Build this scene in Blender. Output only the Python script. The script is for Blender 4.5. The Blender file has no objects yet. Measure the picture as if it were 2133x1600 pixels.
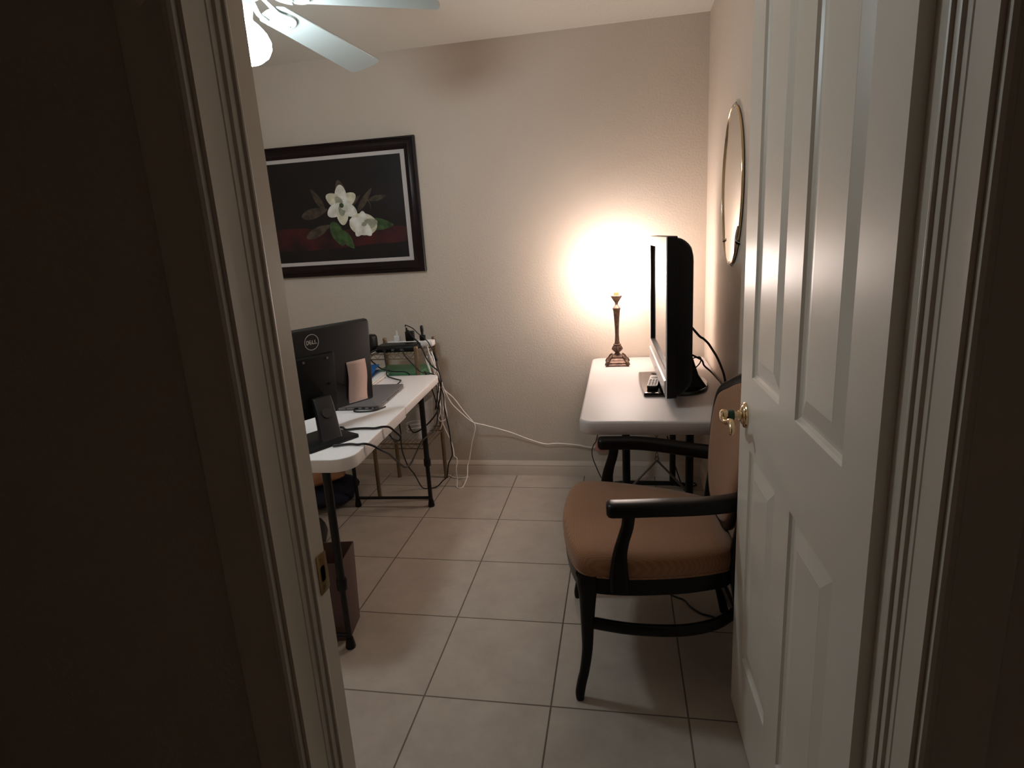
import bpy, bmesh, math, random
from mathutils import Vector, Matrix

random.seed(4)
PI = math.pi
SC = bpy.context.scene
COL = SC.collection

# ------------------------------------------------------------------ camera, world, exposure
cam_data = bpy.data.cameras.new('camera')
cam_data.sensor_width = 36.0
cam_data.lens = 1237.1 / 2133.0 * 36.0
cam_data.clip_start = 0.02
cam = bpy.data.objects.new('camera', cam_data)
COL.objects.link(cam)
_yaw, _pitch, _roll = math.radians(10.8184), math.radians(-13.7121), math.radians(3.4868)
_R = Matrix.Rotation(_yaw, 3, 'Z') @ Matrix.Rotation(_pitch, 3, 'X') @ Matrix.Rotation(_roll, 3, 'Y')
_r, _f, _u = _R.col[0], _R.col[1], _R.col[2]
cam.matrix_world = Matrix(((_r[0], _u[0], -_f[0], 0.643), (_r[1], _u[1], -_f[1], -1.534), (_r[2], _u[2], -_f[2], 1.413), (0, 0, 0, 1)))
SC.camera = cam

world = bpy.data.worlds.new('dim_surroundings')
SC.world = world
world.use_nodes = True
world.node_tree.nodes['Background'].inputs[0].default_value = (0.55, 0.42, 0.34, 1)
world.node_tree.nodes['Background'].inputs[1].default_value = 0.004

SC.view_settings.view_transform = 'Standard'
SC.view_settings.look = 'None'
SC.view_settings.gamma = 1.0
SC.view_settings.exposure = 0.11
SC.view_settings.use_curve_mapping = False
FAN_POWER = 55.0      # emission of the ceiling fan's glass bowl
SHADE_GLOW = 37.0     # emission of the table lamp's lit frosted shade

# ------------------------------------------------------------------ helpers
def lin(r, g, b):
    f = lambda c: (c / 255.0 / 12.92) if c / 255.0 <= 0.04045 else ((c / 255.0 + 0.055) / 1.055) ** 2.4
    return (f(r), f(g), f(b), 1.0)

def nd(nt, kind, **kw):
    n = nt.nodes.new(kind)
    for k, v in kw.items():
        setattr(n, k, v)
    return n

def mat(name, rgb, rough=0.5, metal=0.0, spec=0.5, noise=None, bump=None, coat=0.0, emit=None, estr=0.0, trans=0.0, alpha=1.0):
    """principled material; noise=(scale, rgb2, lo, hi) blends a second colour, bump=(scale, strength, distance)."""
    m = bpy.data.materials.new(name)
    m.use_nodes = True
    nt = m.node_tree
    b = nt.nodes['Principled BSDF']
    b.inputs['Base Color'].default_value = lin(*rgb)
    b.inputs['Roughness'].default_value = rough
    b.inputs['Metallic'].default_value = metal
    b.inputs['Specular IOR Level'].default_value = spec
    b.inputs['Coat Weight'].default_value = coat
    b.inputs['Coat Roughness'].default_value = 0.08
    b.inputs['Transmission Weight'].default_value = trans
    b.inputs['Alpha'].default_value = alpha
    if emit:
        b.inputs['Emission Color'].default_value = (*emit, 1.0)
        b.inputs['Emission Strength'].default_value = estr
    tc = nd(nt, 'ShaderNodeTexCoord')
    if noise:
        n = nd(nt, 'ShaderNodeTexNoise')
        n.inputs['Scale'].default_value = noise[0]
        n.inputs['Detail'].default_value = 5
        r = nd(nt, 'ShaderNodeMapRange')
        r.inputs['From Min'].default_value = noise[2]
        r.inputs['From Max'].default_value = noise[3]
        mx = nd(nt, 'ShaderNodeMix', data_type='RGBA')
        mx.inputs['A'].default_value = lin(*rgb)
        mx.inputs['B'].default_value = lin(*noise[1])
        nt.links.new(tc.outputs['Object'], n.inputs['Vector'])
        nt.links.new(n.outputs['Fac'], r.inputs['Value'])
        nt.links.new(r.outputs['Result'], mx.inputs['Factor'])
        nt.links.new(mx.outputs['Result'], b.inputs['Base Color'])
    if bump:
        n = nd(nt, 'ShaderNodeTexNoise')
        n.inputs['Scale'].default_value = bump[0]
        n.inputs['Detail'].default_value = 3
        bp = nd(nt, 'ShaderNodeBump')
        bp.inputs['Strength'].default_value = bump[1]
        bp.inputs['Distance'].default_value = bump[2]
        nt.links.new(tc.outputs['Object'], n.inputs['Vector'])
        nt.links.new(n.outputs['Fac'], bp.inputs['Height'])
        nt.links.new(bp.outputs['Normal'], b.inputs['Normal'])
    return m

class MB:
    """collects faces, then links them as one mesh object"""
    def __init__(self):
        self.v, self.f, self.m = [], [], []

    def add(self, verts, faces, m=0):
        o = len(self.v)
        self.v += [Vector(p) for p in verts]
        self.f += [[i + o for i in f] for f in faces]
        self.m += [m] * len(faces)
        return self

    def box(self, c, s, m=0, rot=None):
        c = Vector(c)
        P = []
        for dx in (-1, 1):
            for dy in (-1, 1):
                for dz in (-1, 1):
                    p = Vector((dx * s[0] / 2, dy * s[1] / 2, dz * s[2] / 2))
                    P.append(c + (rot @ p if rot else p))
        return self.add(P, [(0, 1, 3, 2), (4, 6, 7, 5), (0, 4, 5, 1), (2, 3, 7, 6), (0, 2, 6, 4), (1, 5, 7, 3)], m)

    def bb(self, x0, x1, y0, y1, z0, z1, m=0):
        return self.box(((x0 + x1) / 2, (y0 + y1) / 2, (z0 + z1) / 2), (abs(x1 - x0), abs(y1 - y0), abs(z1 - z0)), m)

    def loft(self, loops, m=0, cap=(True, True), closed=True):
        n = len(loops[0])
        V, F = [], []
        for L in loops:
            V += L
        for i in range(len(loops) - 1):
            for j in range(n if closed else n - 1):
                k = (j + 1) % n
                F.append((i * n + j, i * n + k, (i + 1) * n + k, (i + 1) * n + j))
        if cap[0]:
            F.append(tuple(reversed(range(n))))
        if cap[1]:
            F.append(tuple(range((len(loops) - 1) * n, len(loops) * n)))
        return self.add(V, F, m)

    def sweep(self, path, sizes, n=12, pw=2.0, up=(0, 0, 1), m=0, cap=(True, True), closed=False):
        path = [Vector(p) for p in path]
        if not isinstance(sizes, list):
            sizes = [sizes] * len(path)
        sizes = [(s, s) if not isinstance(s, tuple) else s for s in sizes]
        up = Vector(up)
        loops = []
        N = len(path)
        for i, p in enumerate(path):
            if closed:
                t = path[(i + 1) % N] - path[i - 1]
            else:
                t = path[min(i + 1, N - 1)] - path[max(i - 1, 0)]
            t.normalize()
            side = t.cross(up)
            if side.length < 1e-4:
                side = t.cross(Vector((1, 0, 0)))
            side.normalize()
            nr = side.cross(t)
            L = []
            for k in range(n):
                a = 2 * PI * k / n
                c, s = math.cos(a), math.sin(a)
                x = math.copysign(abs(c) ** (2 / pw), c) * sizes[i][0]
                y = math.copysign(abs(s) ** (2 / pw), s) * sizes[i][1]
                L.append(p + side * x + nr * y)
            loops.append(L)
        if closed:
            loops.append(loops[0])
            return self.loft(loops, m, (False, False))
        return self.loft(loops, m, cap)

    def cyl(self, p0, p1, r0, r1=None, n=20, m=0):
        r1 = r0 if r1 is None else r1
        return self.sweep([p0, p1], [(r0, r0), (r1, r1)], n=n, m=m)

    def tube(self, pts, r, n=8, m=0, sub=6):
        return self.ptube(smooth(pts, sub), r, n, m)

    def ptube(self, path, r, n=8, m=0):
        """round tube with parallel transported frames (no twist at verticals)"""
        path = [Vector(p) for p in path]
        q = [path[0]]
        for p in path[1:]:
            if (p - q[-1]).length > 1e-4:
                q.append(p)
        path = q
        t0 = (path[1] - path[0]).normalized()
        s = t0.orthogonal().normalized()
        loops = []
        for i, p in enumerate(path):
            t = (path[min(i + 1, len(path) - 1)] - path[max(i - 1, 0)]).normalized()
            s = (s - t * s.dot(t)).normalized()
            b = t.cross(s)
            loops.append([p + (s * math.cos(2 * PI * k / n) + b * math.sin(2 * PI * k / n)) * r for k in range(n)])
        return self.loft(loops, m)

    def lathe(self, prof, c=(0, 0, 0), n=28, m=0, rot=None, cap=(True, True)):
        c = Vector(c)
        loops = []
        for r, z in prof:
            L = []
            for k in range(n):
                a = 2 * PI * k / n
                p = Vector((r * math.cos(a), r * math.sin(a), z))
                L.append(c + (rot @ p if rot else p))
            loops.append(L)
        return self.loft(loops, m, cap)

    def prism(self, poly, z0, z1, m=0, rot=None, c=(0, 0, 0)):
        c = Vector(c)
        f = lambda p: c + (rot @ Vector(p) if rot else Vector(p))
        return self.loft([[f((x, y, z0)) for x, y in poly], [f((x, y, z1)) for x, y in poly]], m)

    def build(self, name, mats, parent=None, bevel=0.0, seg=2, flat=False, angle=35):
        me = bpy.data.meshes.new(name)
        bm = bmesh.new()
        vs = [bm.verts.new(p) for p in self.v]
        bm.verts.ensure_lookup_table()
        for f, mi in zip(self.f, self.m):
            try:
                face = bm.faces.new([vs[i] for i in f])
                face.material_index = mi
                face.smooth = not flat
            except ValueError:
                pass
        bmesh.ops.remove_doubles(bm, verts=bm.verts, dist=1e-6)
        bmesh.ops.recalc_face_normals(bm, faces=bm.faces)
        if bevel > 0:
            es = [e for e in bm.edges if len(e.link_faces) == 2 and e.calc_face_angle(0) > math.radians(40)]
            bmesh.ops.bevel(bm, geom=es, offset=bevel, offset_type='OFFSET', segments=seg, profile=0.5, affect='EDGES', clamp_overlap=True)
            for f in bm.faces:
                f.smooth = not flat
        bm.to_mesh(me)
        bm.free()
        if not flat:
            me.set_sharp_from_angle(angle=math.radians(angle))
        for mt in (mats if isinstance(mats, (list, tuple)) else [mats]):
            me.materials.append(mt)
        o = bpy.data.objects.new(name, me)
        COL.objects.link(o)
        if parent:
            o.parent = parent
        return o

def smooth(pts, sub=6, closed=False):
    P = [Vector(p) for p in pts]
    n = len(P)
    out = []
    rng = range(n if closed else n - 1)
    for i in rng:
        if closed:
            a, b, c, d = P[i - 1], P[i], P[(i + 1) % n], P[(i + 2) % n]
        else:
            a, b, c, d = P[max(i - 1, 0)], P[i], P[i + 1], P[min(i + 2, n - 1)]
        for k in range(sub):
            t = k / sub
            out.append(0.5 * ((2 * b) + (c - a) * t + (2 * a - 5 * b + 4 * c - d) * t * t + (3 * b - 3 * c + d - a) * t ** 3))
    if not closed:
        out.append(P[-1])
    return out

def rrect(w, h, r, n=6, cx=0.0, cy=0.0):
    out = []
    for sx, sy, a0 in ((1, 1, 0), (-1, 1, 90), (-1, -1, 180), (1, -1, 270)):
        for k in range(n + 1):
            a = math.radians(a0 + 90 * k / n)
            out.append((cx + sx * (w / 2 - r) + r * math.cos(a), cy + sy * (h / 2 - r) + r * math.sin(a)))
    return out

def tag(o, label, cat, group=None):
    o['label'] = label
    o['category'] = cat
    if group:
        o['group'] = group
    return o

def thing(name, label, cat, loc, rotz=0.0, group=None):
    o = bpy.data.objects.new(name, None)
    o.empty_display_size = 0.05
    COL.objects.link(o)
    o.location = loc
    o.rotation_euler = (0, 0, rotz)
    return tag(o, label, cat, group)

def struct(o):
    o['kind'] = 'structure'
    return o

def at(mb, loc):
    """shift collected world geometry so that the object's origin sits at loc"""
    for p in mb.v:
        p -= Vector(loc)
    return mb

def solo(name, mb, mats, label, cat, loc, group=None, **kw):
    o = at(mb, loc).build(name, mats, **kw)
    o.location = loc
    return tag(o, label, cat, group)

# ------------------------------------------------------------------ materials
M = {}
M['wall'] = mat('beige_wall_paint', (210, 196, 182), rough=0.6, spec=0.3, noise=(1.3, (206, 191, 176), 0.35, 0.65), bump=(105, 0.35, 0.004))
M['ceiling'] = mat('ceiling_paint', (213, 210, 200), rough=0.8, spec=0.2, bump=(60, 0.4, 0.004))
M['trim'] = mat('trim_paint', (214, 203, 188), rough=0.38, spec=0.45, bump=(30, 0.05, 0.002))
M['baseboard'] = mat('baseboard_paint', (214, 198, 184), rough=0.4, spec=0.45)
M['door'] = mat('door_paint', (222, 214, 202), rough=0.34, spec=0.5, bump=(220, 0.08, 0.0006))
M['white_plastic'] = mat('white_moulded_plastic', (208, 198, 194), rough=0.5, spec=0.35, bump=(400, 0.12, 0.0006))
M['desk_plastic'] = mat('white_desk_plastic', (242, 235, 232), rough=0.5, spec=0.35, bump=(400, 0.12, 0.0006))
M['black_metal'] = mat('black_powder_coat', (15, 14, 14), rough=0.42, spec=0.35)
M['black_plastic'] = mat('black_plastic', (12, 11, 11), rough=0.45, spec=0.3)
M['black_rubber'] = mat('black_cable_rubber', (14, 12, 12), rough=0.5)
M['monitor_back'] = mat('charcoal_textured_plastic', (22, 20, 20), rough=0.42, spec=0.4, bump=(900, 0.2, 0.0004))
M['grey_metal'] = mat('grey_anodised_metal', (126, 120, 120), rough=0.42, metal=0.35)
M['silver'] = mat('silver_plastic', (196, 192, 190), rough=0.3, metal=0.2)
M['chrome'] = mat('chrome', (200, 198, 196), rough=0.12, metal=1.0)
M['gloss_black'] = mat('glossy_black_glass', (10, 10, 11), rough=0.05, spec=0.9)
M['brass'] = mat('polished_brass', (226, 200, 162), rough=0.14, metal=1.0)
M['old_brass'] = mat('dull_brass', (150, 124, 82), rough=0.34, metal=0.9)
M['bronze'] = mat('antique_bronze', (112, 86, 70), rough=0.45, metal=0.5, noise=(60, (76, 56, 45), 0.4, 0.65), bump=(120, 0.3, 0.002))
M['rack'] = mat('champagne_tube_metal', (128, 108, 84), rough=0.4, metal=0.55)
M['wood'] = mat('espresso_stained_wood', (9, 6, 6), rough=0.36, spec=0.26, noise=(14, (6, 4, 4), 0.35, 0.65))
M['frame_wood'] = mat('dark_mahogany_frame', (30, 13, 14), rough=0.34, spec=0.3, noise=(22, (20, 8, 9), 0.35, 0.65))
M['mat_board'] = mat('pale_grey_mat_board', (206, 196, 192), rough=0.8)
M['paper'] = mat('white_paper', (232, 228, 224), rough=0.8)
M['pink_paper'] = mat('pale_pink_note_paper', (226, 184, 172), rough=0.85)
M['blue_card'] = mat('blue_card_folder', (36, 92, 150), rough=0.55)
M['green_card'] = mat('green_card_folder', (88, 136, 98), rough=0.6)
M['deep_green_card'] = mat('deep_green_card', (24, 104, 74), rough=0.6)
M['white_rubber'] = mat('white_cable_rubber', (244, 234, 228), rough=0.5)
M['grey_rubber'] = mat('grey_cable_rubber', (120, 112, 108), rough=0.5)
M['bin_wall'] = mat('brown_bin_plastic', (92, 68, 62), rough=0.6, noise=(6, (84, 62, 57), 0.3, 0.7))
M['navy_cloth'] = mat('navy_cloth', (17, 20, 38), rough=0.9, bump=(90, 0.4, 0.004))
M['orange_cloth'] = mat('tan_orange_cloth', (150, 104, 74), rough=0.9, bump=(90, 0.4, 0.004))
M['violet'] = mat('violet_screen_light', (92, 86, 150), rough=0.6)  # blue light of the screen put into a base colour
M['pink_plastic'] = mat('pink_plastic_sleeve', (196, 138, 128), rough=0.4)
M['fan_white'] = mat('white_fan_enamel', (176, 183, 179), rough=0.45)
M['bulb_glass'] = mat('lit_bowl_glass', (250, 252, 255), rough=0.4, emit=(0.85, 0.98, 1.05), estr=FAN_POWER)
M['green_band'] = mat('dark_green_rubber_band', (14, 62, 46), rough=0.5)
M['mirror'] = mat('mirror_glass', (236, 238, 236), rough=0.02, metal=1.0)
M['clear_plastic'] = mat('clear_bin_plastic', (206, 204, 202), rough=0.25, spec=0.5, alpha=0.3)
M['screw'] = mat('screw_zinc', (170, 168, 164), rough=0.3, metal=0.9)
M['remote_key'] = mat('grey_rubber_keys', (120, 116, 114), rough=0.6)
M['logo_grey'] = mat('logo_grey', (196, 194, 192), rough=0.4)
M['emboss'] = mat('faint_grey_print', (176, 166, 162), rough=0.6)

M['shade'] = mat('lit_frosted_shade', (250, 242, 234), rough=0.6, emit=(1.0, 0.835, 0.75), estr=SHADE_GLOW)

T = 0.4108     # tile pitch
def tile_mat():
    m = mat('ceramic_floor_tile', (176, 164, 152), rough=0.33, spec=0.5)
    nt = m.node_tree
    b = nt.nodes['Principled BSDF']
    tc = [n for n in nt.nodes if n.type == 'TEX_COORD'][0]
    sep = nd(nt, 'ShaderNodeSeparateXYZ')
    nt.links.new(tc.outputs['Object'], sep.inputs[0])
    ds, cells = [], []
    for ax in 'XY':
        d = nd(nt, 'ShaderNodeMath', operation='DIVIDE')
        d.inputs[1].default_value = T
        nt.links.new(sep.outputs[ax], d.inputs[0])
        fr = nd(nt, 'ShaderNodeMath', operation='FRACT')
        nt.links.new(d.outputs[0], fr.inputs[0])
        fl = nd(nt, 'ShaderNodeMath', operation='FLOOR')
        nt.links.new(d.outputs[0], fl.inputs[0])
        cells.append(fl)
        s = nd(nt, 'ShaderNodeMath', operation='SUBTRACT')
        s.inputs[1].default_value = 0.5
        nt.links.new(fr.outputs[0], s.inputs[0])
        a = nd(nt, 'ShaderNodeMath', operation='ABSOLUTE')
        nt.links.new(s.outputs[0], a.inputs[0])
        ds.append(a)
    mx = nd(nt, 'ShaderNodeMath', operation='MAXIMUM')
    nt.links.new(ds[0].outputs[0], mx.inputs[0])
    nt.links.new(ds[1].outputs[0], mx.inputs[1])
    g = nd(nt, 'ShaderNodeMapRange')           # 1 in the grout joint
    g.inputs['From Min'].default_value = 0.5 - 0.0075
    g.inputs['From Max'].default_value = 0.5 - 0.0045
    nt.links.new(mx.outputs[0], g.inputs['Value'])
    n1 = nd(nt, 'ShaderNodeTexNoise')
    n1.inputs['Scale'].default_value = 7
    n1.inputs['Detail'].default_value = 8
    n1.inputs['Roughness'].default_value = 0.65
    nt.links.new(tc.outputs['Object'], n1.inputs['Vector'])
    r = nd(nt, 'ShaderNodeMapRange')
    r.inputs['From Min'].default_value = 0.33
    r.inputs['From Max'].default_value = 0.68
    nt.links.new(n1.outputs['Fac'], r.inputs['Value'])
    body = nd(nt, 'ShaderNodeMix', data_type='RGBA')
    body.inputs['A'].default_value = lin(172, 159, 148)
    body.inputs['B'].default_value = lin(188, 177, 164)
    nt.links.new(r.outputs['Result'], body.inputs['Factor'])
    comb = nd(nt, 'ShaderNodeCombineXYZ')
    nt.links.new(cells[0].outputs[0], comb.inputs[0])
    nt.links.new(cells[1].outputs[0], comb.inputs[1])
    wn = nd(nt, 'ShaderNodeTexWhiteNoise')
    nt.links.new(comb.outputs[0], wn.inputs['Vector'])
    hs = nd(nt, 'ShaderNodeHueSaturation')
    vr = nd(nt, 'ShaderNodeMapRange')
    vr.inputs['To Min'].default_value = 0.95
    vr.inputs['To Max'].default_value = 1.04
    nt.links.new(wn.outputs['Value'], vr.inputs['Value'])
    nt.links.new(vr.outputs['Result'], hs.inputs['Value'])
    nt.links.new(body.outputs['Result'], hs.inputs['Color'])
    fin = nd(nt, 'ShaderNodeMix', data_type='RGBA')
    fin.inputs['B'].default_value = lin(104, 90, 80)
    nt.links.new(g.outputs['Result'], fin.inputs['Factor'])
    nt.links.new(hs.outputs['Color'], fin.inputs['A'])
    nt.links.new(fin.outputs['Result'], b.inputs['Base Color'])
    rg = nd(nt, 'ShaderNodeMapRange')
    rg.inputs['To Min'].default_value = 0.36
    rg.inputs['To Max'].default_value = 0.85
    nt.links.new(g.outputs['Result'], rg.inputs['Value'])
    nt.links.new(rg.outputs['Result'], b.inputs['Roughness'])
    inv = nd(nt, 'ShaderNodeMath', operation='SUBTRACT')
    inv.inputs[0].default_value = 1.0
    nt.links.new(g.outputs['Result'], inv.inputs[1])
    bp = nd(nt, 'ShaderNodeBump')
    bp.inputs['Strength'].default_value = 0.6
    bp.inputs['Distance'].default_value = 0.002
    nt.links.new(inv.outputs[0], bp.inputs['Height'])
    nt.links.new(bp.outputs['Normal'], b.inputs['Normal'])
    return m
M['tile'] = tile_mat()

def fabric_mat():
    m = mat('gold_brown_woven_upholstery', (138, 96, 66), rough=0.85, spec=0.25)
    nt = m.node_tree
    b = nt.nodes['Principled BSDF']
    tc = [n for n in nt.nodes if n.type == 'TEX_COORD'][0]
    sep = nd(nt, 'ShaderNodeSeparateXYZ')
    nt.links.new(tc.outputs['Object'], sep.inputs[0])
    waves = []
    for sg in (1, -1):
        a = nd(nt, 'ShaderNodeMath', operation='MULTIPLY')
        a.inputs[1].default_value = sg
        nt.links.new(sep.outputs['Y'], a.inputs[0])
        xz = nd(nt, 'ShaderNodeMath', operation='ADD')
        nt.links.new(sep.outputs['X'], xz.inputs[0])
        nt.links.new(sep.outputs['Z'], xz.inputs[1])
        s = nd(nt, 'ShaderNodeMath', operation='ADD')
        nt.links.new(xz.outputs[0], s.inputs[0])
        nt.links.new(a.outputs[0], s.inputs[1])
        k = nd(nt, 'ShaderNodeMath', operation='MULTIPLY')
        k.inputs[1].default_value = 2 * PI / 0.0095
        nt.links.new(s.outputs[0], k.inputs[0])
        w = nd(nt, 'ShaderNodeMath', operation='SINE')
        nt.links.new(k.outputs[0], w.inputs[0])
        waves.append(w)
    p = nd(nt, 'ShaderNodeMath', operation='MULTIPLY')
    nt.links.new(waves[0].outputs[0], p.inputs[0])
    nt.links.new(waves[1].outputs[0], p.inputs[1])
    r = nd(nt, 'ShaderNodeMapRange')
    r.inputs['From Min'].default_value = -0.5
    r.inputs['From Max'].default_value = 0.7
    nt.links.new(p.outputs[0], r.inputs['Value'])
    mx = nd(nt, 'ShaderNodeMix', data_type='RGBA')
    mx.inputs['A'].default_value = lin(142, 98, 68)
    mx.inputs['B'].default_value = lin(164, 118, 84)
    nt.links.new(r.outputs['Result'], mx.inputs['Factor'])
    nt.links.new(mx.outputs['Result'], b.inputs['Base Color'])
    bp = nd(nt, 'ShaderNodeBump')
    bp.inputs['Strength'].default_value = 0.5
    bp.inputs['Distance'].default_value = 0.0012
    nt.links.new(r.outputs['Result'], bp.inputs['Height'])
    nt.links.new(bp.outputs['Normal'], b.inputs['Normal'])
    b.inputs['Sheen Weight'].default_value = 0.3
    return m
M['fabric'] = fabric_mat()

def ruled_mat():
    m = mat('ruled_pink_note_paper', (226, 184, 172), rough=0.85)
    nt = m.node_tree
    b = nt.nodes['Principled BSDF']
    tc = [n for n in nt.nodes if n.type == 'TEX_COORD'][0]
    sep = nd(nt, 'ShaderNodeSeparateXYZ')
    nt.links.new(tc.outputs['Object'], sep.inputs[0])
    d = nd(nt, 'ShaderNodeMath', operation='DIVIDE')
    d.inputs[1].default_value = 0.0065
    fr = nd(nt, 'ShaderNodeMath', operation='FRACT')
    g = nd(nt, 'ShaderNodeMath', operation='GREATER_THAN')
    g.inputs[1].default_value = 0.86
    mx = nd(nt, 'ShaderNodeMix', data_type='RGBA')
    mx.inputs['A'].default_value = lin(230, 200, 190)
    mx.inputs['B'].default_value = lin(212, 170, 164)
    nt.links.new(sep.outputs['Z'], d.inputs[0])
    nt.links.new(d.outputs[0], fr.inputs[0])
    nt.links.new(fr.outputs[0], g.inputs[0])
    nt.links.new(g.outputs[0], mx.inputs['Factor'])
    nt.links.new(mx.outputs['Result'], b.inputs['Base Color'])
    return m
M['ruled'] = ruled_mat()

# ------------------------------------------------------------------ room shell
XR, YB, H = 1.093, 1.838, 2.432          # right wall, back wall, ceiling
XL, YF, YH = -2.05, -0.72, -0.847         # left wall, room face and hall face of the door wall
XJ0, XJ1 = 0.155, 0.992                   # faces of the two door jambs
HX0, HX1, HY = -1.3, 2.2, -2.5            # hallway

struct(MB().bb(-2.2, 2.3, HY - 0.1, YB + 0.1, -0.1, 0.0).build('floor', M['tile'], flat=True))
struct(MB().bb(-2.2, 2.3, HY - 0.1, YB + 0.1, H, H + 0.1).build('ceiling', M['ceiling'], flat=True))
struct(MB().bb(XL - 0.1, XR + 0.1, YB, YB + 0.1, 0, H).build('wall_back', M['wall'], flat=True))
struct(MB().bb(XR, XR + 0.1, YF, YB, 0, H).build('wall_right', M['wall'], flat=True))
struct(MB().bb(XL - 0.1, XL, YF, YB, 0, H).build('wall_left', M['wall'], flat=True))
wf = MB().bb(XL - 0.1, XJ0 - 0.02, YH, YF, 0, H).bb(XJ1 + 0.02, HX1, YH, YF, 0, H).bb(XJ0 - 0.02, XJ1 + 0.02, YH, YF, 2.06, H)
struct(wf.build('wall_front', M['wall'], flat=True))
struct(MB().bb(HX0 - 0.1, HX0, HY, YH, 0, H).build('wall_hall_left', M['wall'], flat=True))
struct(MB().bb(HX1, HX1 + 0.1, HY, YH, 0, H).build('wall_hall_right', M['wall'], flat=True))
struct(MB().bb(HX0 - 0.1, HX1 + 0.1, HY - 0.1, HY, 0, H).build('wall_hall_rear', M['wall'], flat=True))

BASE = [(0, 0), (0.013, 0), (0.0135, 0.052), (0.0115, 0.06), (0.0125, 0.066), (0.009, 0.075), (0.005, 0.083), (0.0, 0.092)]
def baseboard(name, p0, p1, inward):
    p0, p1, n = Vector(p0), Vector(p1), Vector(inward)
    loops = [[p + n * (d + 0.0005) + Vector((0, 0, z)) for d, z in BASE] for p in (p0, p1)]
    return struct(MB().loft(loops).build(name, M['baseboard'], angle=20))
baseboard('baseboard_back', (XL, YB, 0), (XR, YB, 0), (0, -1, 0))
baseboard('baseboard_right', (XR, YF, 0), (XR, YB - 0.014, 0), (-1, 0, 0))
baseboard('baseboard_left', (XL, YF, 0), (XL, YB - 0.014, 0), (1, 0, 0))
baseboard('baseboard_hall', (HX0, YH, 0), (0.07, YH, 0), (0, -1, 0))
baseboard('baseboard_hall_right', (XJ1 + 0.086, YH, 0), (HX1, YH, 0), (0, -1, 0))

# door frame: jambs with a moulded stop, head jamb, casings on the hall face
def jamb(name, x, sx):
    """sx = +1: the jamb's face looks towards +x"""
    mb = MB()
    x0 = x - sx * 0.02
    st_ = [(0.0, -0.772), (0.0105, -0.7735), (0.0112, -0.776), (0.0105, -0.7785), (0.0062, -0.7797), (0.0066, -0.782), (0.0064, -0.788), (0.0058, -0.7905), (0.0018, -0.7925), (0.0014, -0.802), (0.0, -0.8035)]
    prof = [(x0, YF), (x, YF)] + [(x + sx * a, b) for a, b in st_] + [(x, YH), (x0, YH)]
    mb.loft([[Vector((a, b, z)) for a, b in prof] for z in (0.0, 2.04)])
    return struct(mb.build(name, M['trim'], angle=25))
jl = jamb('trim_1', XJ0, 1)
jr = jamb('trim_2', XJ1, -1)
mb = MB().bb(XJ0 - 0.02, XJ1 + 0.02, YH, YF, 2.04, 2.06).bb(XJ0, XJ1, -0.802, -0.7735, 2.0295, 2.0399)
struct(mb.build('trim_3', M['trim'], flat=True))
def casing(name, xin, sgn, yface, out):
    """vertical casing whose inner edge is at xin; sgn = direction away from the opening; out = face normal y"""
    prof = [(0, 0), (0, 0.009), (0.004, 0.012), (0.010, 0.0125), (0.0125, 0.0095), (0.030, 0.011), (0.050, 0.0145), (0.060, 0.0165), (0.068, 0.0165), (0.071, 0.014), (0.071, 0)]
    mb = MB()
    mb.loft([[Vector((xin + sgn * a, yface + out * (b + 0.0004), z)) for a, b in prof] for z in (0.0, 2.118)])
    return struct(mb.build(name, M['trim'], angle=25))
casing('trim_4', XJ0 - 0.006, -1, YH, -1)
casing('trim_5', XJ1 + 0.006, 1, YH, -1)
struct(MB().bb(XJ0 - 0.006, XJ1 + 0.006, YH - 0.0165, YH - 0.0004, 2.046, 2.117).build('trim_6', M['trim'], bevel=0.003))
casing('trim_7', XJ0 - 0.006, -1, YF, 1)

# brass strike plate let into the left jamb
mb = MB()
pl = [(-0.7195, 0.868), (-0.7195, 0.932), (-0.7225, 0.9345), (-0.7465, 0.9355), (-0.7485, 0.932), (-0.7485, 0.869), (-0.7465, 0.866), (-0.7225, 0.8655)]
mb.loft([[Vector((XJ0 + 0.0002, a, z)) for a, z in pl], [Vector((XJ0 + 0.0018, a, z)) for a, z in pl]])
mb.bb(XJ0 - 0.004, XJ0 + 0.0018, YF + 0.0002, YF + 0.0016, 0.868, 0.932)
sp = mb.build('strike_plate', M['old_brass'], jl, bevel=0.0004)
sp['label'] = 'dull brass strike plate'
MB().prism(rrect(0.013, 0.027, 0.005), 0, 0.0004, rot=Matrix(((0, 0, 1), (1, 0, 0), (0, 1, 0))), c=(XJ0 + 0.0017, -0.735, 0.900)).build('latch_hole', M['gloss_black'], sp)
for z in (0.876, 0.925):
    MB().cyl((XJ0 + 0.0015, -0.736, z), (XJ0 + 0.0024, -0.736, z), 0.0035, n=14).build('screw', M['old_brass'], sp)

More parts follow.
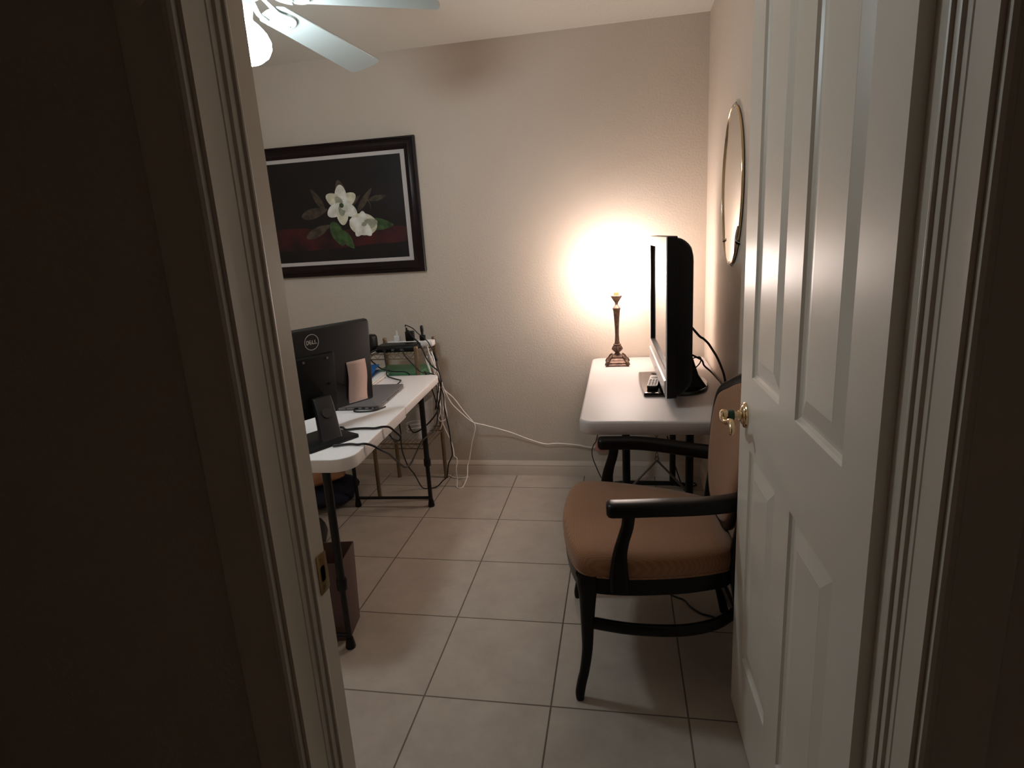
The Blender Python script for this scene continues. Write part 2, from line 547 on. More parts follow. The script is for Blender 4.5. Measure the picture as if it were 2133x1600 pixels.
# ------------------------------------------------------------------ door, opened against the right wall
door = bpy.data.objects.new('door_1', None)
COL.objects.link(door)
door.location = (0.9745, -0.722, 0.008)               # hinge end of the face that looks at the opening
door.rotation_euler = (0, 0, math.radians(1.25))      # local +Y runs from the hinge to the leading edge, -X is the visible face
struct(door)
DW, DH, DT = 0.812, 2.022, 0.035
ys = [0, 0.114, 0.352, 0.460, 0.698, DW]
zs = [0, 0.228, 0.846, 1.035, 1.902, DH]
def door_face(mb, x, sg):
    for i in range(5):
        for j in range(5):
            y0, y1, z0, z1 = ys[i], ys[i + 1], zs[j], zs[j + 1]
            if i in (1, 3) and j in (1, 3):
                loops = []
                for ins, dep in ((0, 0), (0.004, 0.0055), (0.011, 0.0085), (0.016, 0.0085), (0.021, 0.0075), (0.054, 0.0015), (0.0545, 0.0012)):
                    loops.append([Vector((x + sg * dep, a, b)) for a, b in ((y0 + ins, z0 + ins), (y1 - ins, z0 + ins), (y1 - ins, z1 - ins), (y0 + ins, z1 - ins))])
                mb.loft(loops, cap=(False, True))
            else:
                mb.add([(x, y0, z0), (x, y1, z0), (x, y1, z1), (x, y0, z1)], [(0, 1, 2, 3)])
mb = MB()
door_face(mb, 0.0, 1)
door_face(mb, DT, -1)
mb.add([(0, 0, 0), (DT, 0, 0), (DT, DW, 0), (0, DW, 0), (0, 0, DH), (DT, 0, DH), (DT, DW, DH), (0, DW, DH)],
       [(0, 1, 2, 3), (4, 7, 6, 5), (0, 4, 5, 1), (2, 6, 7, 3)])
struct(mb.build('door_leaf', M['door'], door, angle=12))
RX = Matrix(((0, 0, -1), (0, 1, 0), (1, 0, 0)))       # local z of a lathe -> -x (out of the visible face)
KY, KZ = DW - 0.062, 0.924
hd = MB().lathe([(0.0, 0.0), (0.034, 0.0), (0.034, 0.003), (0.032, 0.0055), (0.026, 0.007), (0.0235, 0.010), (0.018, 0.0125), (0.0125, 0.014), (0.0125, 0.018), (0.0, 0.018)], (-0.0003, KY, KZ), rot=RX).build('door_handle', M['brass'], door)
hd['label'] = 'polished brass lever handle'
mb = MB()
mb.lathe([(0.0, 0.017), (0.0105, 0.017), (0.0095, 0.026), (0.0115, 0.030), (0.0115, 0.044), (0.0145, 0.047), (0.0165, 0.053), (0.0155, 0.060), (0.011, 0.064), (0.0, 0.065)], (0, KY, KZ), rot=RX, n=24)
lev = [(-0.054, KY - 0.006, KZ - 0.003), (-0.055, KY - 0.018, KZ - 0.007), (-0.054, KY - 0.032, KZ - 0.008), (-0.051, KY - 0.047, KZ - 0.002), (-0.050, KY - 0.061, KZ + 0.003),
       (-0.050, KY - 0.075, KZ + 0.001), (-0.051, KY - 0.087, KZ - 0.007), (-0.052, KY - 0.092, KZ - 0.015), (-0.053, KY - 0.088, KZ - 0.020)]
pth = smooth(lev, 5)
mb.sweep(pth, [(0.0085 - 0.003 * i / len(pth), 0.0115 - 0.006 * i / len(pth)) for i in range(len(pth))], n=14, up=(1, 0, 0))
mb.build('lever', M['brass'], hd)
MB().lathe([(0.0117, 0.029), (0.0135, 0.030), (0.0138, 0.037), (0.0135, 0.044), (0.0117, 0.045)], (0, KY, KZ), rot=RX, n=24).build('rubber_band', M['green_band'], hd)
hd2 = MB().lathe([(0.0, 0.0), (0.034, 0.0), (0.034, 0.003), (0.026, 0.007), (0.0125, 0.012), (0.0105, 0.03), (0.0, 0.03)], (DT + 0.0003, KY, KZ), rot=Matrix(((0, 0, 1), (0, 1, 0), (-1, 0, 0)))).build('door_handle', M['brass'], door)
for z in (0.18, 1.02, 1.84):
    MB().cyl((DT - 0.002, -0.006, z - 0.045), (DT - 0.002, -0.006, z + 0.045), 0.006, n=12).build('hinge', M['old_brass'], door)

# ------------------------------------------------------------------ ceiling fan with a lit glass bowl
FC = Vector((-0.518, 0.352, H))
fan = thing('ceiling_fan', 'white five-blade ceiling fan with a lit white glass bowl', 'ceiling fan', FC)
MB().lathe([(0.0, -0.0005), (0.066, -0.0005), (0.066, -0.012), (0.05, -0.04), (0.02, -0.055), (0.0, -0.055)]).build('canopy', M['fan_white'], fan)
MB().cyl((0, 0, -0.05), (0, 0, -0.12), 0.012).build('downrod', M['fan_white'], fan)
MB().lathe([(0.0, -0.10), (0.05, -0.102), (0.088, -0.115), (0.10, -0.14), (0.10, -0.185), (0.085, -0.212), (0.085, -0.235), (0.0, -0.236)]).build('motor_housing', M['fan_white'], fan)
MB().lathe([(0.0, -0.236), (0.052, -0.237), (0.056, -0.27), (0.05, -0.3), (0.046, -0.312), (0.0, -0.313)]).build('light_fitter', M['fan_white'], fan)
bowl = [(0.047, -0.303), (0.052, -0.314), (0.070, -0.330), (0.086, -0.350), (0.0945, -0.371), (0.0935, -0.391), (0.083, -0.411), (0.062, -0.426), (0.032, -0.435), (0.0, -0.437)]
MB().lathe(bowl, n=36, cap=(False, True)).build('light_bowl', M['bulb_glass'], fan)
ZB, R0, R1, PIT, DROOP = 2.199 - H, 0.156, 0.620, 0.14, 0.127
def blade_parts(ang):
    e = Vector((math.cos(ang), math.sin(ang), 0))
    n = Vector((-math.sin(ang), math.cos(ang), 0))
    def P(r, s, dz=0.0):
        return e * r + n * s + Vector((0, 0, ZB - math.tan(PIT) * s - DROOP * r + dz))
    outl = []
    L = R1 - R0
    for k in range(13):                                   # left side, root to tip
        t = k / 12
        outl.append((R0 + L * t, 0.058 + 0.014 * t))
    tipc = [(R1, 0.072), (R1 + 0.012, 0.064), (R1 + 0.018, 0.045), (R1 + 0.019, 0.0), (R1 + 0.018, -0.045), (R1 + 0.012, -0.064), (R1, -0.072)]
    outl = [(r, w) for r, w in outl[:-1]] + tipc + [(R0 + L * (1 - k / 12), -(0.058 + 0.014 * (1 - k / 12))) for k in range(1, 13)]
    root = [(R0 - 0.018, -0.04), (R0 - 0.024, 0.0), (R0 - 0.018, 0.04)]
    outl += root
    mb = MB().loft([[P(r, w, 0.0) for r, w in outl], [P(r, w, 0.006) for r, w in outl]])
    b = mb.build('blade', M['fan_white'], fan, bevel=0.002, seg=1)
    mb = MB()
    for s in (-1, 1):                                     # open bracket: two curved arms and a round shoe
        pts = [P(0.075, s * 0.012, 0.03), P(0.10, s * 0.022, 0.018), P(0.125, s * 0.030, 0.0), P(0.15, s * 0.030, -0.008), P(0.175, s * 0.036, -0.009)]
        mb.sweep(smooth(pts, 4), (0.009, 0.004), n=10, pw=3)
    mb.loft([[P(0.20 + 0.042 * math.cos(a), 0.046 * math.sin(a), dz) for a in [2 * PI * k / 24 for k in range(24)]] for dz in (-0.0085, -0.0002)])
    for (r, s) in ((0.182, -0.022), (0.182, 0.022), (0.226, 0.0)):
        mb.lathe([(0.0, -0.012), (0.004, -0.0115), (0.005, -0.008)], P(r, s, 0.0), n=10)
    mb.build('blade_bracket', M['fan_white'], b)
for k in range(5):
    blade_parts(1.303 + k * 2 * PI / 5)

# ------------------------------------------------------------------ framed flower print on the back wall
PX0, PX1, PZ0, PZ1 = -1.503, -0.463, 1.262, 2.0
pic = thing('picture', 'large dark mahogany framed print of white flowers on a near-black ground', 'picture', ((PX0 + PX1) / 2, YB, (PZ0 + PZ1) / 2))
pw, ph = PX1 - PX0, PZ1 - PZ0
prof = [(0.0, -0.0005), (0.0, -0.020), (0.003, -0.023), (0.009, -0.023), (0.012, -0.019), (0.017, -0.018), (0.028, -0.026), (0.040, -0.030), (0.052, -0.026), (0.058, -0.020), (0.061, -0.0195), (0.066, -0.015), (0.066, -0.0005)]
loops = []
for sx, sz in ((-1, -1), (1, -1), (1, 1), (-1, 1)):
    loops.append([Vector((sx * (pw / 2 - d), y, sz * (ph / 2 - d))) for d, y in prof])
loops.append(loops[0])
MB().loft(loops, cap=(False, False)).build('picture_frame', M['frame_wood'], pic, angle=30)
mb = MB()
a, b, c, d = pw / 2 - 0.064, ph / 2 - 0.064, pw / 2 - 0.0925, ph / 2 - 0.087
mb.loft([[Vector((sx * a, -0.011, sz * b)) for sx, sz in ((-1, -1), (1, -1), (1, 1), (-1, 1))], [Vector((sx * c, -0.011, sz * d)) for sx, sz in ((-1, -1), (1, -1), (1, 1), (-1, 1))],
         [Vector((sx * c, -0.0095, sz * d)) for sx, sz in ((-1, -1), (1, -1), (1, 1), (-1, 1))]], cap=(False, False))
mb.build('mat_board', M['mat_board'], pic, flat=True)
def paint(name, rgb, rgb2=None, sc=18):
    return mat(name, rgb, rough=0.5, spec=0.3, coat=0.2, noise=(sc, rgb2 or rgb, 0.35, 0.65))
PM = [paint('paint_dark_ground', (15, 9, 9), (26, 17, 16), 4), paint('paint_red_cloth', (74, 22, 22), (30, 12, 13), 7), paint('paint_white_petal', (246, 242, 232), (206, 202, 186), 22),
      paint('paint_petal_shade', (176, 174, 152), (140, 140, 118), 22), paint('paint_leaf_green', (72, 98, 54), (40, 58, 32), 26), paint('paint_dull_leaf', (84, 72, 58), (52, 44, 36), 26), paint('paint_cream', (232, 224, 200), (196, 188, 160), 24)]
mb = MB()
Y0 = -0.0098
mb.add([(-c, Y0, -d), (c, Y0, -d), (c, Y0, d), (-c, Y0, d)], [(0, 1, 2, 3)], 0)
lay = [0]
def stroke(pts, m):
    """a flat painted patch on the print; pts in metres from the print's centre"""
    lay[0] += 1
    y = Y0 - 0.00006 * lay[0]
    s = smooth([(x, y, z) for x, z in pts], 5, closed=True)
    mb.add(s, [tuple(range(len(s)))], m)
def oval(cx, cz, rx, rz, ang, m, tip=0.0):
    pts = []
    for k in range(14):
        t = 2 * PI * k / 14
        x, z = rx * math.cos(t), rz * math.sin(t) * (1 - tip * max(0, math.cos(t)))
        pts.append((cx + x * math.cos(ang) - z * math.sin(ang), cz + x * math.sin(ang) + z * math.cos(ang)))
    stroke(pts, m)
stroke([(-c + 0.002, -0.10), (-0.25, -0.085), (0.0, -0.11), (0.2, -0.10), (c - 0.002, -0.115), (c - 0.002, -0.19), (0.2, -0.20), (-0.1, -0.215), (-c + 0.002, -0.20)], 1)
stroke([(-c + 0.002, -0.225), (-0.2, -0.235), (0.05, -0.24), (c - 0.002, -0.22), (c - 0.002, -0.262), (0.1, -0.268), (-0.2, -0.262), (-c + 0.002, -0.262)], 0)
for (cx, cz, rx, rz, an, mm) in ((-0.13, -0.005, 0.085, 0.03, 0.2, 5), (-0.10, 0.07, 0.07, 0.02, 2.1, 5), (0.19, 0.05, 0.08, 0.018, 0.9, 5), (0.27, 0.055, 0.055, 0.016, 0.15, 5), (0.26, -0.09, 0.09, 0.035, -0.1, 4),
                                 (-0.12, -0.11, 0.085, 0.028, 0.4, 5), (0.05, 0.11, 0.03, 0.06, 0.1, 5), (0.12, 0.04, 0.06, 0.014, 0.7, 5)):
    oval(cx, cz, rx, rz, an, mm, 0.5)
stroke([(0.205, 0.09), (0.212, 0.05), (0.225, 0.01), (0.215, -0.02), (0.221, 0.01), (0.206, 0.05)], 5)
oval(0.0, -0.13, 0.075, 0.038, -1.2, 4, 0.4)
oval(0.055, -0.165, 0.065, 0.03, -0.95, 4, 0.5)
# open blossom on the left: ring of rounded petals
for k in range(6):
    a_ = 0.5 + k * PI / 3
    oval(0.045 + 0.052 * math.cos(a_), 0.03 + 0.06 * math.sin(a_), 0.052, 0.036, a_, 2 if k % 2 else 6, 0.2)
for k in range(5):
    a_ = 0.9 + k * 2 * PI / 5
    oval(0.045 + 0.024 * math.cos(a_), 0.028 + 0.026 * math.sin(a_), 0.034, 0.022, a_, 3 if k % 2 else 2, 0.2)
oval(0.045, 0.028, 0.014, 0.014, 0, 4)
# half closed blossom on the right
oval(0.165, -0.085, 0.085, 0.062, -0.15, 6)
for k, (dx, dz, an) in enumerate(((-0.035, 0.01, 2.8), (0.0, 0.024, 1.5), (0.04, 0.0, 0.2), (0.012, -0.026, -0.9), (-0.02, -0.024, -2.2))):
    oval(0.165 + dx, -0.085 + dz, 0.05, 0.03, an, 2 if k != 2 else 3, 0.25)
oval(0.172, -0.084, 0.018, 0.012, 0.3, 3)
mb.build('flower_print', PM, pic, flat=True)

# ------------------------------------------------------------------ oval mirror on the right wall
mir = thing('oval_mirror', 'oval wall mirror with a thin brass rim and small clips', 'mirror', (XR, 1.068, 1.562))
MRY, MRZ = 0.217, 0.299
def ell(ry, rz, x, n=72):
    return [Vector((x, ry * math.cos(2 * PI * k / n), rz * math.sin(2 * PI * k / n))) for k in range(n)]
MB().loft([ell(MRY, MRZ, -0.004), ell(MRY, MRZ, -0.0105), ell(MRY - 0.006, MRZ - 0.006, -0.012)]).build('mirror_glass', M['mirror'], mir)
MB().sweep(ell(MRY + 0.0012, MRZ + 0.0012, -0.0085), (0.0017, 0.0042), n=8, up=(1, 0, 0), closed=True).build('rim', M['brass'], mir)
for ang in (90, 270, 225, 315):
    a_ = math.radians(ang)
    cy, cz = MRY * math.cos(a_), MRZ * math.sin(a_)
    k = Vector((0, math.cos(a_) * MRZ, math.sin(a_) * MRY)).normalized()
    mb = MB()
    q = Vector((0, cy, cz))
    mb.sweep([q + k * 0.014 + Vector((-0.0005, 0, 0)), q + k * 0.006 + Vector((-0.010, 0, 0)), q - k * 0.002 + Vector((-0.0145, 0, 0)), q - k * 0.008 + Vector((-0.0145, 0, 0))], (0.006, 0.0014), n=8, pw=4, up=(1, 0.01, 0))
    mb.build('clip', M['chrome'], mir)

# ------------------------------------------------------------------ folding tables
def rrect4(x0, x1, y0, y1, r_near, r_far, n=8):
    """rectangle whose two near (low y) and two far corners have their own radii"""
    out = []
    for cx, cy, r, a0 in ((x1, y1, r_far, 0), (x0, y1, r_far, 90), (x0, y0, r_near, 180), (x1, y0, r_near, 270)):
        sx, sy = (1 if cx == x1 else -1), (1 if cy == y1 else -1)
        for k in range(n + 1):
            a = math.radians(a0 + 90 * k / n)
            out.append((cx - sx * r + r * math.cos(a), cy - sy * r + r * math.sin(a)))
    return out

def rounded_top(mb, x0, x1, y0, y1, rn, rf, z0, z1, er, m=0):
    """moulded table top: rolled edge of radius er, hollow underneath"""
    L = []
    for ins, z in ((0.045, z0 + 0.018), (0.012, z0 + 0.018), (0.010, z0), (0.003, z0), (0.0, z0 + 0.004), (0.0, z1 - er), (er * 0.12, z1 - er * 0.5), (er * 0.45, z1 - er * 0.12), (er, z1)):
        L.append([Vector((x, y, z)) for x, y in rrect4(x0 + ins, x1 - ins, y0 + ins, y1 - ins, max(rn - ins, 0.001), max(rf - ins, 0.001))])
    mb.loft(L, m)
    return mb

# right table, T-shaped legs
RT = Vector((0.783, 1.225, 0))
rt = thing('folding_table', 'white plastic folding table in the corner, holding the television and lamp', 'table', RT)
TW, TL, TZ0, TZ1 = 0.610, 1.200, 0.672, 0.7245
rounded_top(MB(), -TW / 2, TW / 2, -TL / 2, TL / 2, 0.055, 0.055, TZ0, TZ1, 0.010).build('tabletop', M['white_plastic'], rt, angle=50)
mb = MB()
for k in range(9):
    mb.bb(-0.062 + k * 0.0085, -0.0565 + k * 0.0085, -TL / 2 + 0.016, -TL / 2 + 0.022, TZ1 - 0.0007, TZ1 + 0.0002)
mb.build('embossed_mark', M['emboss'], rt, flat=True)
for fy, sg in ((-0.372, 1), (0.43, -1)):
    for sx in (-1, 1):
        MB().sweep([(sx * 0.128, fy, 0.024), (sx * 0.128, fy, 0.685)], (0.0165, 0.012), n=14, pw=2.6, up=(0, 1, 0)).build('leg', M['black_metal'], rt)
    pts = [(-0.23, fy, 0.013), (-0.21, fy, 0.022), (-0.14, fy, 0.034), (0.14, fy, 0.034), (0.21, fy, 0.022), (0.23, fy, 0.013)]
    MB().sweep(pts, (0.014, 0.0125), n=12, pw=2.5).build('foot_bar', M['black_metal'], rt)
    MB().sweep([(-0.25, fy, 0.675), (0.25, fy, 0.675)], (0.012, 0.012), n=12).build('hinge_bar', M['black_metal'], rt)
    mb = MB()
    ay = fy + sg * 0.055
    for sx in (-1, 1):
        mb.sweep([(0.0, ay, 0.462), (sx * 0.112, fy + sg * 0.012, 0.352)], (0.0065, 0.003), n=8, pw=3)
        mb.cyl((sx * 0.112, fy + sg * 0.002, 0.352), (sx * 0.112, fy + sg * 0.02, 0.352), 0.007, n=10)
    ring = [(0.008 * math.cos(2 * PI * k / 12), ay, 0.470 + 0.010 * math.sin(2 * PI * k / 12)) for k in range(12)]
    mb.sweep(ring, 0.0022, n=8, up=(0, 1, 0), closed=True)
    mb.build('brace', M['grey_metal'], rt)
    mb = MB()
    for k in range(9):
        z = 0.484 + k * 0.022
        a_ = k % 2
        ring = []
        for j in range(12):
            t = 2 * PI * j / 12
            ring.append((0.0055 * math.cos(t) * (1 - a_), ay + sg * k * 0.004 + 0.0055 * math.cos(t) * a_, z + 0.0135 * math.sin(t)))
        mb.sweep(ring, 0.0016, n=6, up=(0.3, 0.9, 0.1), closed=True)
    mb.build('chain', M['grey_metal'], rt)

# left desk, telescoping legs
LT = Vector((-0.590, 0.795, 0))
LROT = math.radians(3.0)
lt = thing('folding_desk', 'white folding table with slim black telescoping legs, used as a computer desk', 'table', LT, LROT)
LW, LL, LZ0, LZ1 = 0.620, 1.245, 0.694, 0.735
rounded_top(MB(), -LW / 2, LW / 2, -LL / 2, -0.0005, 0.075, 0.004, LZ0 - 0.006, LZ1, 0.004).build('tabletop', M['desk_plastic'], lt, angle=40)
rounded_top(MB(), -LW / 2, LW / 2, 0.0005, LL / 2, 0.004, 0.045, LZ0 + 0.004, LZ1, 0.004).build('tabletop', M['desk_plastic'], lt, angle=40)
for fy, sg in ((-0.605, 1), (0.566, -1)):
    for sx in (-1, 1):
        x = sx * 0.212
        leg = MB().cyl((x, fy, 0.275), (x, fy, 0.715), 0.0145).cyl((x, fy, 0.02), (x, fy, 0.275), 0.0105).build('leg', M['black_metal'], lt)
        MB().lathe([(0.0, 0.238), (0.0165, 0.238), (0.019, 0.243), (0.019, 0.276), (0.016, 0.282), (0.0, 0.282)], (x, fy, 0)).build('collar', M['black_plastic'], leg)
        MB().lathe([(0.0, 0.0), (0.017, 0.0), (0.0185, 0.006), (0.0165, 0.02), (0.0125, 0.042), (0.0, 0.042)], (x, fy, 0)).build('foot_cap', M['black_plastic'], leg)
    MB().cyl((-0.212, fy, 0.05), (0.212, fy, 0.05), 0.0085).build('cross_bar', M['black_metal'], lt)
    MB().cyl((-0.25, fy, 0.702), (0.25, fy, 0.702), 0.011).build('hinge_bar', M['black_metal'], lt)
    mb = MB()
    for sx in (-1, 1):
        mb.cyl((sx * 0.20, fy + sg * 0.012, 0.60), (sx * 0.055, fy + sg * 0.30, 0.700), 0.006, n=10)
        mb.sweep([(sx * 0.212, fy + sg * 0.014, 0.56), (sx * 0.212, fy + sg * 0.014, 0.64)], (0.009, 0.004), n=8, pw=4, up=(0, 1, 0))
    mb.build('brace', M['black_metal'], lt)

# ------------------------------------------------------------------ television, remote, table lamp on the right table
ZT = 0.7245
tv = thing('television', 'flat television turned edge-on with silver lower bar and black back', 'television', (0.870, 1.177, ZT), math.radians(181.7))
FX = 0.070
W2 = 0.390
# local: +X screen side, +Y near side; z above the table top
Zb, Zt = 0.041, 0.663
def yz_ring(x, y0, y1, z0, z1, r, n=5):
    return [Vector((x, a, b)) for a, b in rrect(y1 - y0, z1 - z0, r, n, (y0 + y1) / 2, (z0 + z1) / 2)]
mb = MB()
mb.loft([yz_ring(FX - 0.020, -W2, W2, Zb, Zt, 0.008), yz_ring(FX - 0.040, -W2, W2, Zb, Zt, 0.010), yz_ring(FX - 0.042, -W2 + 0.004, W2 - 0.004, Zb + 0.004, Zt - 0.004, 0.010)], cap=(True, True))
mb.loft([yz_ring(FX - 0.042, -W2 + 0.004, W2 - 0.004, Zb + 0.006, Zt - 0.006, 0.012), yz_ring(FX - 0.056, -W2 + 0.005, W2 - 0.005, Zb + 0.010, Zt - 0.010, 0.015), yz_ring(FX - 0.070, -W2 + 0.006, W2 - 0.006, Zb + 0.02, Zt - 0.018, 0.02), yz_ring(FX - 0.084, -W2 + 0.008, W2 - 0.008, Zb + 0.032, Zt - 0.030, 0.024), yz_ring(FX - 0.095, -W2 + 0.011, W2 - 0.011, Zb + 0.044, Zt - 0.044, 0.03), yz_ring(FX - 0.101, -W2 + 0.018, W2 - 0.018, Zb + 0.06, Zt - 0.066, 0.03)])
mb.build('back_shell', M['black_plastic'], tv, angle=40)
# frame around the picture: silver front, black inner side
SZ0, SZ1, SY = Zb + 0.115, Zt - 0.045, W2 - 0.032
FP = 0.0
mb = MB()
mb.loft([yz_ring(FX - 0.020, -W2, W2, Zb, Zt, 0.006), yz_ring(FX - 0.0035, -W2, W2, Zb, Zt, 0.006)], 1, (False, False))
loops = [yz_ring(FX - 0.0035, -W2, W2, Zb, Zt, 0.006), yz_ring(FX, -W2 + 0.003, W2 - 0.003, Zb + 0.003, Zt - 0.003, 0.006), yz_ring(FX, -SY - 0.003, SY + 0.003, SZ0 - 0.003, SZ1 + 0.003, 0.003)]
mb.loft(loops, 0, (False, False))
mb.loft([loops[-1], yz_ring(FX - 0.002, -SY, SY, SZ0, SZ1, 0.003), yz_ring(FX - 0.013, -SY, SY, SZ0, SZ1, 0.003)], 1, (False, False))
mb.build('front_frame', [M['silver'], M['black_plastic']], tv, angle=30)
MB().loft([yz_ring(FX - 0.019, -SY, SY, SZ0, SZ1, 0.003), yz_ring(FX - 0.0125, -SY, SY, SZ0, SZ1, 0.003)]).build('screen', M['gloss_black'], tv)
mb = MB()
mb.loft([[Vector((x, s * (W2 - 0.012), z)) for x, z in ((FX - 0.002, Zb + 0.012), (FX + 0.005, Zb + 0.016), (FX + 0.006, Zb + 0.070), (FX - 0.002, Zb + 0.074))] for s in (-1, 1)])
mb.build('speaker_bar', M['silver'], tv)
MB().prism(rrect(0.03, 0.008, 0.003), 0, 0.001, rot=Matrix(((0, 0, 1), (1, 0, 0), (0, 1, 0))), c=(FX + 0.0055, 0.0, Zb + 0.042)).build('emblem', M['emboss'], tv)
mb = MB()
base = [(0.142, -0.19), (0.147, -0.10), (0.149, 0.0), (0.147, 0.10), (0.142, 0.19), (0.132, 0.203), (0.05, 0.206), (-0.05, 0.20), (-0.115, 0.15), (-0.145, 0.06), (-0.15, 0.0), (-0.145, -0.06), (-0.115, -0.15), (-0.05, -0.20), (0.05, -0.206), (0.132, -0.203)]
def basel(ins, z):
    s = smooth([(x, y, 0) for x, y in base], 3, closed=True)
    return [Vector((p.x * (1 - ins / 0.15), p.y * (1 - ins / 0.2), z)) for p in s]
mb.loft([basel(0.004, 0.0), basel(0.0, 0.003), basel(0.0, 0.013), basel(0.003, 0.017), basel(0.010, 0.018)])
mb.build('stand_base', M['gloss_black'], tv, angle=40)
mb = MB()
mb.loft([[Vector((x, y, z)) for x, y in rrect(dx, dy, 0.015, 4, cx, 0.0)] for z, dx, dy, cx in ((0.018, 0.15, 0.24, -0.055), (0.06, 0.11, 0.22, -0.045), (0.14, 0.07, 0.20, -0.04), (0.22, 0.04, 0.19, -0.035))])
mb.build('stand_neck', M['black_plastic'], tv, angle=40)

rm = thing('remote_control', 'silver remote control with grey keys lying on the television base', 'remote control', (0.782, 1.115, ZT + 0.0185), math.radians(-7))
MB().loft([[Vector((x * k, y * (1 - (1 - k) * 0.2), z)) for x, y in rrect(0.046, 0.20, 0.012, 4)] for k, z in ((0.86, 0.0), (0.98, 0.004), (1.0, 0.012))] + [[Vector((x, y, 0.0155)) for x, y in rrect(0.0445, 0.198, 0.012, 4)]]).build('body', M['black_plastic'], rm)
MB().prism(rrect(0.0435, 0.196, 0.012, 4), 0.0156, 0.0195).build('face_plate', M['silver'], rm, bevel=0.0008, seg=1)
for r in range(6):
    for q in range(3):
        MB().prism(rrect(0.0095, 0.0075, 0.003, 3, (q - 1) * 0.0125, -0.082 + r * 0.0185), 0.0196, 0.0212).build('key', M['remote_key'], rm)
MB().lathe([(0.0, 0.0196), (0.015, 0.0196), (0.015, 0.0208), (0.013, 0.0216), (0.0, 0.0216)], (0, 0.052, 0)).build('navigation_ring', M['remote_key'], rm)

LX, LY = 0.620, 1.640
lamp = thing('table_lamp', 'lit table lamp with a white shade on a carved bronze candlestick base', 'lamp', (LX, LY, ZT))
mb = MB()
def sq(w, z, r=0.004):
    return [Vector((x, y, z)) for x, y in rrect(w, w, r, 3)]
mb.loft([sq(0.118, 0.0), sq(0.122, 0.003), sq(0.122, 0.008), sq(0.112, 0.012), sq(0.112, 0.020), sq(0.104, 0.024), sq(0.092, 0.030), sq(0.088, 0.034), sq(0.070, 0.039), sq(0.070, 0.046), sq(0.05, 0.05), sq(0.034, 0.056), sq(0.026, 0.062)])
for sx in (-1, 1):
    for sy in (-1, 1):
        pts = [(sx * 0.056, sy * 0.056, 0.006), (sx * 0.053, sy * 0.053, 0.018), (sx * 0.044, sy * 0.044, 0.028), (sx * 0.038, sy * 0.038, 0.042), (sx * 0.028, sy * 0.028, 0.053)]
        mb.sweep(smooth(pts, 3), [(0.011 - 0.0004 * i, 0.010 - 0.0004 * i) for i in range(13)], n=8)
mb.build('lamp_base', M['bronze'], lamp, angle=40)
mb = MB()
def flute(prof, nf, amp):
    L = []
    for r, z in prof:
        L.append([Vector((r * (1 + amp * math.cos(nf * 2 * PI * k / 64)) * math.cos(2 * PI * k / 64), r * (1 + amp * math.cos(nf * 2 * PI * k / 64)) * math.sin(2 * PI * k / 64), z)) for k in range(64)])
    return L
mb.loft(flute([(0.012, 0.060), (0.011, 0.067), (0.018, 0.073), (0.026, 0.082), (0.027, 0.088), (0.023, 0.097), (0.0175, 0.106), (0.019, 0.111), (0.0165, 0.113)], 8, 0.09))
mb.loft(flute([(0.0145, 0.112), (0.0115, 0.125), (0.0095, 0.16), (0.0105, 0.20), (0.0135, 0.25), (0.0165, 0.285), (0.0185, 0.2965), (0.0205, 0.300), (0.0195, 0.304)], 10, 0.05))
mb.lathe([(0.0, 0.302), (0.019, 0.303), (0.015, 0.310), (0.0085, 0.318), (0.0075, 0.323), (0.0095, 0.332), (0.0105, 0.3345), (0.0135, 0.338), (0.021, 0.350), (0.029, 0.362), (0.031, 0.366), (0.031, 0.3695), (0.0, 0.370)])
mb.build('stem', M['bronze'], lamp, angle=50)
MB().cyl((0, 0, 0.370), (0, 0, 0.398), 0.014).build('socket', M['old_brass'], lamp)
MB().lathe([(0.0, 0.392), (0.060, 0.392), (0.088, 0.396), (0.097, 0.408), (0.096, 0.422), (0.091, 0.470), (0.083, 0.525), (0.076, 0.556), (0.060, 0.570), (0.0, 0.576)], n=48).build('lamp_shade', M['shade'], lamp, angle=60)

# ------------------------------------------------------------------ armchair beside the right table
ch = thing('armchair', 'dark wood armchair with gold-brown woven seat and back, facing left', 'chair', (0.72, 0.3325, 0), math.radians(184.6))
# local: +X front of the seat, +Y the side nearest the doorway
SEAT = [(0.284, 0.0), (0.276, 0.11), (0.258, 0.21), (0.232, 0.268), (0.18, 0.286), (0.08, 0.283), (-0.06, 0.258), (-0.17, 0.222), (-0.228, 0.188), (-0.25, 0.12), (-0.252, 0.0)]
SEAT = SEAT + [(x, -y) for x, y in reversed(SEAT[1:-1])]
seat_loop = smooth([(x, y, 0) for x, y in SEAT], 4, closed=True)
def sl(k, z, off=0.0):
    return [Vector((p.x * k + off, p.y * k, z - 0.075 * (0.21 - p.x * k))) for p in seat_loop]
MB().loft([sl(0.955, 0.374), sl(0.972, 0.378), sl(0.972, 0.430), sl(0.955, 0.434)]).build('seat_rail', M['wood'], ch, angle=40)
MB().loft([sl(0.95, 0.432), sl(0.975, 0.436), sl(0.992, 0.450), sl(1.0, 0.470), sl(0.988, 0.492), sl(0.955, 0.502), sl(0.89, 0.509), sl(0.74, 0.514), sl(0.5, 0.518), sl(0.22, 0.520), sl(0.04, 0.521)]).build('seat', M['fabric'], ch, angle=80)
rim_l = sl(0.978, 0.4355)
MB().sweep(rim_l, 0.004, n=6, closed=True).build('piping', M['fabric'], ch)
